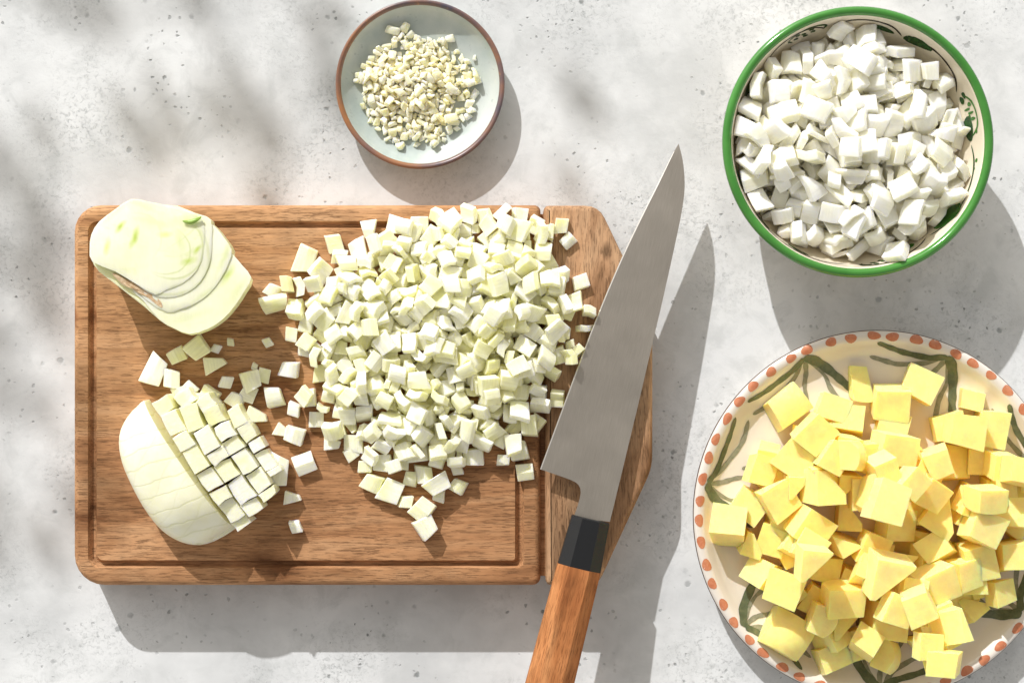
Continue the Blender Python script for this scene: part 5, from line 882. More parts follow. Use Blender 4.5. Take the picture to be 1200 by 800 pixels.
for r in decode('2,124,1818,955,94,494,-8,20,71,0;13,97,2114,1258,86,478,12,-30,144,0;1,115,1978,1296,88,103,0,-20,489,0;4,114,2380,966,183,150,129,-52,-456,0;6,108,1794,1244,96,120,-7,18,-485,0;13,122,2104,1036,86,23,-22,10,499,0;7,98,1698,947,118,246,-93,-134,404,0;2,99,1678,830,134,112,26,12,486,0;2,122,2116,868,112,83,38,-32,-490,0;14,97,1788,739,128,64,-170,465,-32,0;9,118,1869,1204,148,472,81,134,56,0;0,128,1828,826,113,188,-10,44,460,0;7,109,1664,1092,103,471,-14,33,-164,0;4,124,2021,838,138,418,90,-108,-236,0;3,100,1623,956,150,438,56,-120,200,0;8,105,1927,742,123,467,-85,3,157,0;16,128,1682,1282,112,237,-16,36,-438,0;8,109,1522,1012,140,126,96,48,472,0;6,110,1757,1150,116,404,109,-264,73,0;11,116,2176,1002,114,22,494,-11,-70,0;9,108,1563,865,160,412,-1,118,258,0;2,100,2238,1140,108,332,46,-40,-368,0;6,128,1470,1120,200,108,-213,-310,-310,0;2,119,1820,1058,128,174,358,-251,170,0;16,107,2120,739,146,246,-86,52,423,0;6,121,2356,1162,164,366,-67,-96,320,0;8,112,1940,1008,126,294,402,-45,23,0;11,128,1646,708,183,160,42,159,444,0;0,112,1930,916,118,55,85,-392,-292,0;3,112,2258,900,136,476,-68,-66,118,0;6,111,1736,696,196,368,-172,93,-276,0;14,123,2172,775,189,380,-62,173,268,0;17,114,2193,1248,129,218,-150,-414,-93,0;4,110,1910,1298,145,390,-305,-69,24,0;7,122,1922,850,186,186,-15,-136,444,0;14,118,2014,1171,92,183,182,422,-74,0;4,113,2112,1476,146,482,96,-64,66,0;5,100,1892,1123,124,8,32,258,426,0;15,122,2305,1041,138,308,-238,281,142,0;16,111,1886,751,188,330,320,-191,-50,0;9,113,2181,998,168,308,-68,26,-388,0;8,126,1550,1190,134,475,3,90,-127,0;2,110,1465,1292,190,166,154,-10,446,0;9,122,1774,1404,126,486,72,26,-88,0;4,129,1844,1535,162,365,104,-43,322,0;3,101,1600,893,202,172,72,142,442,0;11,96,1799,905,160,104,-66,120,-470,0;16,129,2154,1103,158,332,-355,-110,-44,0;8,96,1951,675,178,185,-272,-372,-61,0;4,109,2132,880,172,90,-16,39,490,0;5,110,1650,1132,169,66,14,494,-45,0;7,97,1578,1438,181,426,30,137,-221,0;4,117,1713,786,202,426,-244,72,62,0;5,102,2380,1287,189,350,-44,-135,327,0;5,104,1944,1434,116,414,62,8,-274,0;6,113,2024,1088,114,317,332,99,172,0;17,124,1669,1382,163,85,-352,210,-273,0;4,109,1704,1466,194,149,-55,83,467,0;8,110,2037,1002,147,360,148,306,-68,0;9,103,1559,794,224,61,4,-216,447,0;10,129,2074,888,222,260,10,-76,-420,0;0,107,2102,1164,131,262,17,-340,-255,0;2,104,1774,1320,167,478,109,67,71,0;7,98,2012,1112,199,496,8,-60,-11,0;12,122,2168,689,204,60,78,180,-456,0;16,117,1848,664,186,322,82,51,-370,1;0,124,2209,839,218,36,120,14,484,0;0,96,1740,1545,204,37,-83,-246,-426,0;0,117,1784,857,201,158,-460,80,83,0;16,126,2390,1094,225,447,221,27,26,0;4,103,1942,1444,190,416,-118,46,-247,0;1,112,1686,1294,205,206,161,115,-410,0;4,107,1582,1346,186,214,210,272,-294,0;15,104,1756,1230,174,254,429,-6,41,0;14,111,1868,1346,178,404,-5,148,-255,0;15,96,1572,1294,136,169,-194,320,285,0;6,127,2237,1188,188,454,54,-139,-146,0;11,100,2315,870,206,395,24,57,-300,0;15,109,2228,1390,138,418,20,-96,257,0;13,107,1810,1429,199,264,121,71,401,0;1,128,2262,1048,206,44,16,-498,24,0;12,130,1872,1318,239,265,-83,4,-416,0;3,97,1689,1027,178,258,-193,-208,-321,0;10,102,2236,628,262,9,134,-174,-450,1;17,114,2258,1447,179,250,159,-9,-403,0;9,112,1916,1509,254,249,-388,132,-141,0;8,121,2048,775,246,437,168,-133,-114,0;12,99,1668,1239,206,101,164,196,-418,0;14,127,1386,1140,258,484,8,-123,5,0;10,114,2064,964,258,246,-72,108,416,0;13,108,2044,1347,129,336,-306,209,2,0;11,99,1825,614,216,2,43,150,-476,0;7,108,2128,1313,145,170,-188,208,-378,0;2,96,1718,617,251,298,36,166,-363,0;12,128,1462,1029,220,378,284,132,-96,0;7,100,1550,1022,230,34,205,-11,454,0;14,98,2267,1281,152,258,214,-82,-362,0;9,129,2197,848,294,212,-60,10,-449,0;9,113,1468,926,228,108,-23,-33,-486,0;9,130,1982,666,234,154,160,-111,434,0;17,104,2032,1308,150,346,184,-272,148,0;13,98,1864,1044,205,440,21,10,236,0;13,108,1666,868,212,222,148,123,405,0;15,129,1768,576,266,340,185,-70,309,1;9,99,1970,911,233,202,-176,-54,-418,0;0,128,2180,1388,208,468,-78,30,158,1;1,120,2094,609,248,248,150,406,30,1;2,128,1756,1368,272,159,-32,-120,458,0;12,124,2306,1373,188,300,-301,-254,68,0;13,128,1992,1013,248,440,-205,-54,109,1;6,98,1977,784,256,258,236,-91,-346,1;15,96,1564,1216,187,86,8,22,492,0;2,123,1946,1206,170,456,76,178,64,0;10,129,2278,944,252,43,17,-14,-498,0;0,120,1846,1444,266,124,-148,-158,-432,0;1,112,2054,1208,162,450,-114,-176,-58,0;15,100,1741,962,170,132,120,110,454,0;4,116,2166,1232,218,356,-144,-136,290,0;6,109,1562,686,257,280,222,-338,91,0;5,129,1646,1452,262,458,-39,-36,-195,0;15,130,1792,996,214,113,-8,454,176,0;3,121,2108,860,352,411,-28,-209,-192,1;8,108,2298,799,249,222,-54,173,-410,0;6,106,1818,810,252,28,-380,-272,177,0;7,130,1620,1136,226,406,-75,-26,282,0;0,126,2078,1578,198,326,65,-140,346,0;2,108,1492,1401,246,460,17,40,-190,0;1,117,1878,593,248,356,48,127,-323,0;8,96,2128,1088,226,280,95,-68,-397,0;11,101,2067,1424,160,398,48,-140,264,0;3,123,2055,1502,239,324,88,15,-370,0;8,109,1492,1212,257,328,-4,157,343,0;11,109,2250,1148,248,462,140,99,-89,0;12,102,2034,1528,292,494,7,-54,58,0;11,111,1473,837,260,210,437,102,66,1;1,115,1514,1275,256,448,-201,95,1,0;5,127,2006,850,366,391,-248,-88,166,1;4,124,2076,1630,266,496,-56,-40,-6,1;2,127,1742,700,292,45,-76,-146,-470,1;12,117,2176,642,257,406,-190,-195,106,1;2,108,1776,1091,203,317,361,0,138,0;17,124,1859,1607,246,192,-52,22,-458,0;9,118,1694,852,280,380,-8,178,272,0;5,96,1638,944,261,318,18,-230,-310,1;14,124,1979,578,259,381,78,232,-212,1;14,113,2135,1005,276,146,-257,-194,-353,0;16,98,2294,713,238,94,45,248,-422,0;2,130,1638,1558,293,398,-62,-128,-266,1;5,119,2068,560,324,227,153,-122,-400,1;10,126,2184,1526,244,344,71,100,342,1;3,116,2120,680,307,98,190,416,-178,1;8,119,1730,960,293,422,-147,120,-190,1;11,129,1984,1323,246,188,104,-75,446,0;17,117,1766,1615,234,167,313,138,324,0;11,107,1848,509,314,276,368,-144,132,1;16,104,1554,1526,274,158,-308,164,-322,1;0,121,1533,1358,292,405,80,-2,282,0;1,100,1615,1285,226,390,164,-204,171,0;3,113,1905,1126,242,198,63,56,-452,0;15,101,1863,931,188,266,102,378,-161,0;4,125,1768,1530,309,220,-14,-412,-180,0;17,126,1882,1009,250,82,72,106,-476,0;5,127,1602,1290,328,473,97,42,123,1;3,95,1624,1012,282,190,-54,-322,-328,1;16,118,2078,969,346,118,-128,122,452,1;15,120,1744,1130,216,362,-315,-142,-4,0;14,101,1927,1526,318,488,-49,40,88,0;4,120,1768,1220,264,339,71,-108,344,0;8,105,1442,938,286,488,-16,-50,-96,1;7,124,2312,932,325,442,16,76,222,0;7,108,2080,1224,236,444,-67,-134,-174,0;15,124,2377,1208,227,293,-53,-154,-371,1;9,123,1463,922,348,26,-33,10,-498,1;3,99,1693,1186,306,440,98,-35,-214,0;1,119,2030,1110,259,10,-486,107,-40,0;8,126,1568,1184,336,422,118,-134,200,1;6,102,2375,1383,248,456,66,176,84,1;9,112,2286,1440,268,354,-267,-134,188,1;8,96,1719,1355,323,289,44,-119,388,0;16,112,1848,1474,324,248,-45,167,398,0;3,107,1914,1230,298,245,-48,6,-433,0;9,101,1954,618,320,442,-204,-46,105,1;15,98,1972,1571,163,115,-482,-42,57,0;8,104,2291,1264,257,490,-91,16,-34,0;3,128,1907,688,327,334,-34,-194,-316,0;10,107,2288,1067,262,112,-108,433,-196,0;0,108,2035,1248,278,314,-167,19,351,0;3,128,1706,1083,320,325,332,42,180,0;10,113,1676,1446,362,254,369,-18,-222,1;8,115,1532,1125,334,392,150,-216,166,1;9,121,2118,1336,278,458,30,-72,-184,0;16,107,1796,1668,294,182,-30,-438,157,1;2,129,1840,556,349,418,-251,-18,106,1;13,105,2474,1162,232,174,-32,468,6,0;0,109,1629,588,303,330,-90,236,278,1;4,104,1386,1144,311,341,7,6,-366,0;13,125,1954,508,348,344,24,276,-234,1;7,119,2190,1442,306,281,-27,95,-402,1;13,103,1740,750,320,276,-68,120,394,0;0,117,2242,712,330,125,226,64,423,0;0,109,2131,1177,298,78,116,-110,468,0;6,113,2400,1014,278,281,198,300,204,0;11,113,1419,1272,298,250,-124,119,398,0;3,121,2006,702,360,22,-228,-114,-430,1;2,110,1872,812,280,273,82,158,379,0;12,128,1726,867,361,44,62,-102,484,1;4,128,2019,1436,306,426,192,-50,172,0;4,107,2061,755,364,176,-314,-74,-340,1;17,118,1974,1596,315,38,-216,-395,214,0;8,129,1958,1366,348,351,126,33,-332,1;9,106,2040,1652,318,206,-93,18,446,1;9,125,2416,838,268,201,183,420,-9,0;11,117,2374,1384,318,486,108,46,7,1;3,115,2358,1265,296,426,-136,58,-217,1;12,123,1358,998,306,296,-208,-328,108,0;17,123,1478,1468,306,472,-25,-86,-136,1;14,118,1756,1468,384,426,114,-120,202,1;17,97,1402,844,298,92,132,372,-294,1;0,101,1465,1051,306,96,-30,-486,56,0;13,110,1620,1091,306,272,200,366,-54,0;1,119,1596,1458,348,362,239,-230,-94,1;4,96,2244,1109,288,142,90,140,-450,0;15,122,1588,727,290,68,136,264,397,1;1,124,1874,814,350,269,37,180,379,1;16,107,1584,836,294,284,246,-100,315,0;4,116,2150,968,382,60,-138,78,-470,1;8,115,2464,988,299,136,330,-72,342,0;1,123,2484,882,365,187,205,391,-142,1;2,102,1550,1432,357,204,336,-30,-307,1;1,110,1924,1270,366,436,166,150,102,0;9,115,2458,1124,306,294,45,186,357,1;1,112,1574,952,311,16,-161,-126,456,0;12,111,1960,1496,372,480,-78,76,90,0;7,122,1440,1388,354,168,77,126,-448,1;13,95,1344,972,350,315,81,9,-380,1;2,112,2012,1113,304,374,-26,-32,330,0;5,122,1363,922,408,382,32,-36,-320,1;15,111,1830,1310,328,418,-158,-92,-206,0;0,126,2362,1134,340,260,42,222,-362,1;15,116,1625,912,354,258,117,-51,410,1;3,108,1876,1652,324,97,-177,-431,154,1;8,122,1520,988,398,4,84,28,492,1;10,125,2392,844,368,122,239,-103,-409,1;7,108,2244,766,385,434,-117,-48,-214,0;0,106,2446,1325,304,70,183,-189,420,1;9,124,2282,1354,356,402,152,10,-255,1;8,119,1688,1238,379,483,-76,68,-80,1;6,123,2296,891,401,340,-19,42,-364,1;6,127,1833,935,298,78,-198,-24,-452,0;11,122,1489,728,312,60,219,-281,346,1;15,113,2293,1536,281,152,-403,254,-8,0;11,109,2341,776,304,210,-14,-348,292,0;3,108,2528,970,394,108,219,255,354,1;0,98,1842,1092,290,210,-322,320,9,0;8,110,1466,1278,390,470,-6,-146,91,1;1,107,2231,1608,278,88,182,400,223,1;14,112,1966,1044,334,310,80,38,-382,0;1,104,2246,1492,350,138,-89,40,-470,1;14,125,2286,1267,378,208,-378,234,98,0;5,97,1858,1358,384,202,70,-2,-452,1;15,97,2170,1256,316,386,159,-43,272,0;14,122,2234,1188,358,258,298,-219,216,1;5,110,1888,928,350,340,-146,84,-326,1;0,100,2122,1382,358,386,90,-64,-298,1;14,129,1652,1310,409,434,-82,-56,-228,1;5,124,2046,1132,374,62,-18,68,491,0;14,114,2021,937,408,324,-168,-166,298,1;8,115,1823,675,380,0,-96,467,-151,1;15,99,1936,976,358,460,-138,128,-48,1;15,124,2198,1402,402,471,-39,-149,68,1;7,127,2204,1090,344,428,138,-141,168,0;9,100,1996,1248,384,227,-30,-177,-408,0;16,105,1480,1094,362,158,-50,-262,392,0;5,113,1717,978,373,265,5,186,382,1;7,122,1378,1432,444,213,-320,-250,198,1;9,102,1648,1638,334,181,-452,-112,-6,1;11,107,1464,786,326,84,-478,-68,102,1;7,100,1834,1144,358,268,-126,-66,-397,0;11,115,1343,1302,335,243,242,-318,-176,1;11,120,2398,1328,370,371,22,55,-330,1;1,105,1664,651,330,353,27,-294,197,1;2,96,1804,1038,322,311,342,-156,-108,0;0,96,2004,1008,398,426,-234,-102,58,1;14,113,1798,583,381,199,17,-240,-390,1;3,111,2207,1568,347,160,-28,-296,-369,1;8,116,2106,1086,434,407,-90,39,-273,1;0,128,1518,1149,433,56,-189,454,66,1;1,122,2106,1502,359,268,-70,293,296,1;5,124,1642,802,386,455,186,-91,19,1;3,125,1352,1144,371,250,-15,-32,-432,1;6,113,2198,936,416,464,44,180,-16,1;0,123,2490,1244,322,120,-116,472,-13,1;8,117,2390,1042,372,426,4,-108,-239,1;7,128,1993,1064,462,10,-186,-88,456,1;16,127,1811,1255,386,444,202,-64,87,0;9,127,2235,1280,442,160,107,-112,-448,1;14,116,1832,1584,358,164,180,94,-427,1;17,106,2072,659,406,38,202,16,456,1;17,108,2260,1004,330,11,-334,222,-298,0;17,106,1564,666,346,279,73,-204,354,1;17,97,1896,998,392,348,20,-242,-264,1;3,113,2316,972,475,423,-214,155,-36,1;4,119,2113,1273,402,172,204,-232,-354,1;15,104,2102,1566,370,90,-118,-266,-396,1;13,122,1822,1501,396,152,-183,-90,-430,1;8,126,2313,1231,458,125,-58,208,-434,1;9,107,1602,1048,415,50,-218,-90,-438,1;15,108,1942,1172,374,260,124,320,254,0;7,98,2044,1541,418,442,-135,-188,30,1;3,129,2166,1629,383,342,-278,-154,-179,1;4,127,2224,1084,448,358,-40,130,-322,1;13,109,2329,1092,404,247,28,-102,422,1;16,103,1558,614,367,171,51,-258,389,1;6,129,1566,1568,399,14,-64,68,491,1;16,121,1462,1524,417,382,-44,-268,174,1;5,99,1796,1012,408,446,-11,49,-222,1;6,117,2038,1706,374,41,94,-118,-475,1;1,117,2044,588,418,122,22,234,-424,1;13,95,2330,1104,446,478,-28,-78,123,1;3,116,1340,1310,434,225,-152,-116,-404,1;17,113,1432,1070,432,462,14,-186,-42,1;16,99,1772,1200,400,414,191,-195,63,1;1,118,1406,1200,426,164,47,-40,-468,1;1,104,2106,902,476,361,52,336,62,1;12,96,1622,1257,464,427,40,46,254,1;7,104,1919,1232,440,450,-117,-60,174,0;7,106,2084,1392,406,65,122,-46,-478,1;12,119,1309,1114,428,166,33,2,-470,1;7,98,1510,808,379,400,11,-32,297,1;11,99,2534,1153,356,183,-370,-278,-52,1;11,114,1777,1086,447,96,-12,40,489,1;0,107,1582,750,406,348,81,-180,299,1;2,114,2202,910,486,100,10,-62,486,1;12,108,1920,746,412,368,320,-45,101,1;14,119,2258,1310,516,475,-112,-98,-46,1;8,104,1608,1400,424,80,11,-440,-222,1;17,125,2039,1282,434,296,-152,10,-374,1;0,109,2442,952,431,118,477,86,-31,1;3,97,2050,1416,452,394,36,-122,-280,1;2,103,1898,1384,437,457,-70,43,186,1;2,128,1798,794,418,370,-17,-90,322,1;0,118,1925,1697,348,180,326,-332,-28,1;5,105,2028,1458,486,358,-162,-46,306,1;5,110,1960,674,456,386,68,-129,-282,1;5,115,1884,1592,411,460,-20,114,160,1;11,128,1323,1171,482,490,-22,8,-98,1;9,116,1655,1574,425,344,86,326,134,1;11,121,2282,796,428,491,-86,36,18,1;4,113,1398,788,418,92,278,394,-95,1;14,113,1531,950,462,120,320,352,-94,1;15,122,1729,1628,374,466,58,164,41,1;7,114,1926,1459,480,229,-239,-118,356,1;9,100,1591,894,438,154,14,-168,-444,1;14,100,1336,984,448,120,452,176,-26,1;7,107,2164,730,400,268,237,-48,-346,1;14,124,1743,1308,445,39,-494,44,44,1;1,97,1869,1138,412,96,-82,-477,80,0;10,111,1760,1438,432,58,76,144,-470,1;15,98,1766,1150,423,332,230,60,-290,1;13,112,1672,1162,435,436,184,-62,-150,1;8,118,1782,946,458,437,106,26,217,1;11,102,2243,1050,492,230,-70,130,-418,1;9,121,2122,1216,466,348,157,-27,322,1;17,127,2020,1539,498,335,-46,-218,-297,1;6,127,2140,1036,520,314,49,386,10,1;2,100,1688,1064,464,222,-92,-160,408,1;7,112,1656,1390,490,367,100,44,322,1;8,110,2396,1051,480,420,50,112,242,1;14,95,1556,1132,486,476,60,19,-141,1;11,115,1779,1576,451,87,-52,453,186,1;4,129,1514,1270,484,466,-155,-64,73,1;9,115,1966,1309,498,12,-71,76,489,1;8,126,1770,1263,492,495,10,22,66,1;11,114,1730,1468,518,454,8,41,-204,1;7,101,1927,812,459,382,-282,-102,-119,1;3,102,2327,740,458,270,74,252,-328,1;3,121,2028,824,494,416,-86,125,-232,1;2,125,2246,1526,436,24,-182,35,-464,1;8,99,1885,1331,517,384,8,-140,-288,1;2,100,2192,596,348,172,372,105,-266,1;6,111,1932,910,438,174,-397,42,246,1;3,115,2018,1202,496,458,188,62,-40,1;0,124,2103,709,470,490,-18,9,97,1;1,124,1852,1745,411,40,-224,371,246,1;7,104,1677,724,423,360,70,-149,306,1;0,112,2338,1518,438,96,30,-490,-1,1;6,124,2290,642,387,183,-180,215,-372,1;14,95,2457,1242,369,31,-82,-488,-61,1;0,98,1356,1064,454,250,54,238,-358,1;7,109,1496,1393,450,370,-65,46,-328,1;4,116,2166,848,552,78,482,98,38,1;12,128,1672,858,488,232,68,58,434,1;1,117,1622,1120,485,272,61,-358,-210,1;5,115,1878,1046,475,36,-97,-19,-489,1;3,126,1950,1108,534,336,81,-168,-320,1;7,126,1692,1282,550,488,48,-51,-86,1;16,125,1706,596,383,216,47,245,-376,1;10,126,1840,1435,508,325,-145,170,-307,1;2,100,2347,1481,359,239,-212,262,-282,1;9,128,1508,1012,515,28,120,-164,-456,1;10,98,1851,1271,555,461,72,-78,162,1;14,107,1693,1153,522,4,302,300,-262,1;5,105,1913,1216,538,322,-200,-83,315,1;6,97,2010,940,494,17,-192,146,438,1;7,121,1800,718,464,484,102,-68,-33,1;5,120,2342,882,507,416,258,14,-100,1;0,102,1784,1142,524,32,-394,-208,224,1;10,101,1741,1380,530,404,148,97,-236,1;12,104,2253,821,512,74,20,-186,458,1;0,110,2187,1394,484,238,-154,-328,-248,1;16,122,1876,1035,566,470,-8,-168,36,1;17,100,1511,881,488,440,177,-46,153,1;7,122,1902,646,506,263,100,-138,-390,1;8,108,1988,1714,424,24,146,-122,-462,1;11,100,1876,701,537,160,92,-145,-441,1;3,97,2455,1172,399,46,99,-69,483,1;4,127,2150,498,464,262,326,267,-58,1;7,110,2010,1622,452,280,-378,-162,-49,1;6,106,2422,1453,386,410,-172,-149,-172,1;12,119,1832,1172,554,233,-44,-192,396,1;7,96,1520,706,424,468,128,-100,62,1;13,117,1896,916,507,172,-337,326,31,1;8,128,2043,778,564,380,84,129,286,1;3,101,1860,1072,630,323,83,-71,-366,1;3,125,1393,1012,532,276,138,-306,-248,1;4,130,1931,1557,538,141,-128,48,460,1;9,100,2404,718,368,142,-224,274,-323,1;10,117,2214,658,466,117,-221,420,-107,1;6,123,1604,616,440,70,408,-51,-276,1;3,120,1654,1024,538,348,336,-106,67,1;2,113,2065,1056,560,416,32,274,-29,1;3,114,1462,1174,525,403,204,-32,-212,1;3,121,2456,798,452,306,280,-76,268,1;16,97,1784,894,520,128,476,-72,-44,1;14,114,1830,825,502,124,458,151,-40,1;12,110,2417,1160,458,49,44,-64,492,1;2,126,2212,712,524,293,96,-126,-372,1;12,130,1373,1130,531,436,-32,100,-222,1;1,109,2255,979,533,168,422,146,150,1;0,112,1490,940,550,92,52,181,-454,1'):
    if r[6] == 0: rest.append(r)
    else: place('onion_dice', PO[r[0]], r, 'white chopped onion dice heaped in the bowl with the green rim', 'onion dice', 'onion dice in the green rimmed bowl')
if rest: stuff('buried_onion_dice', PO, rest, ONI, 'chopped onion lying deeper in the bowl with the green rim', 'onion dice')
PG = proto(garlic_variant, NG, GAR, 'garlic_chip')
rest = []
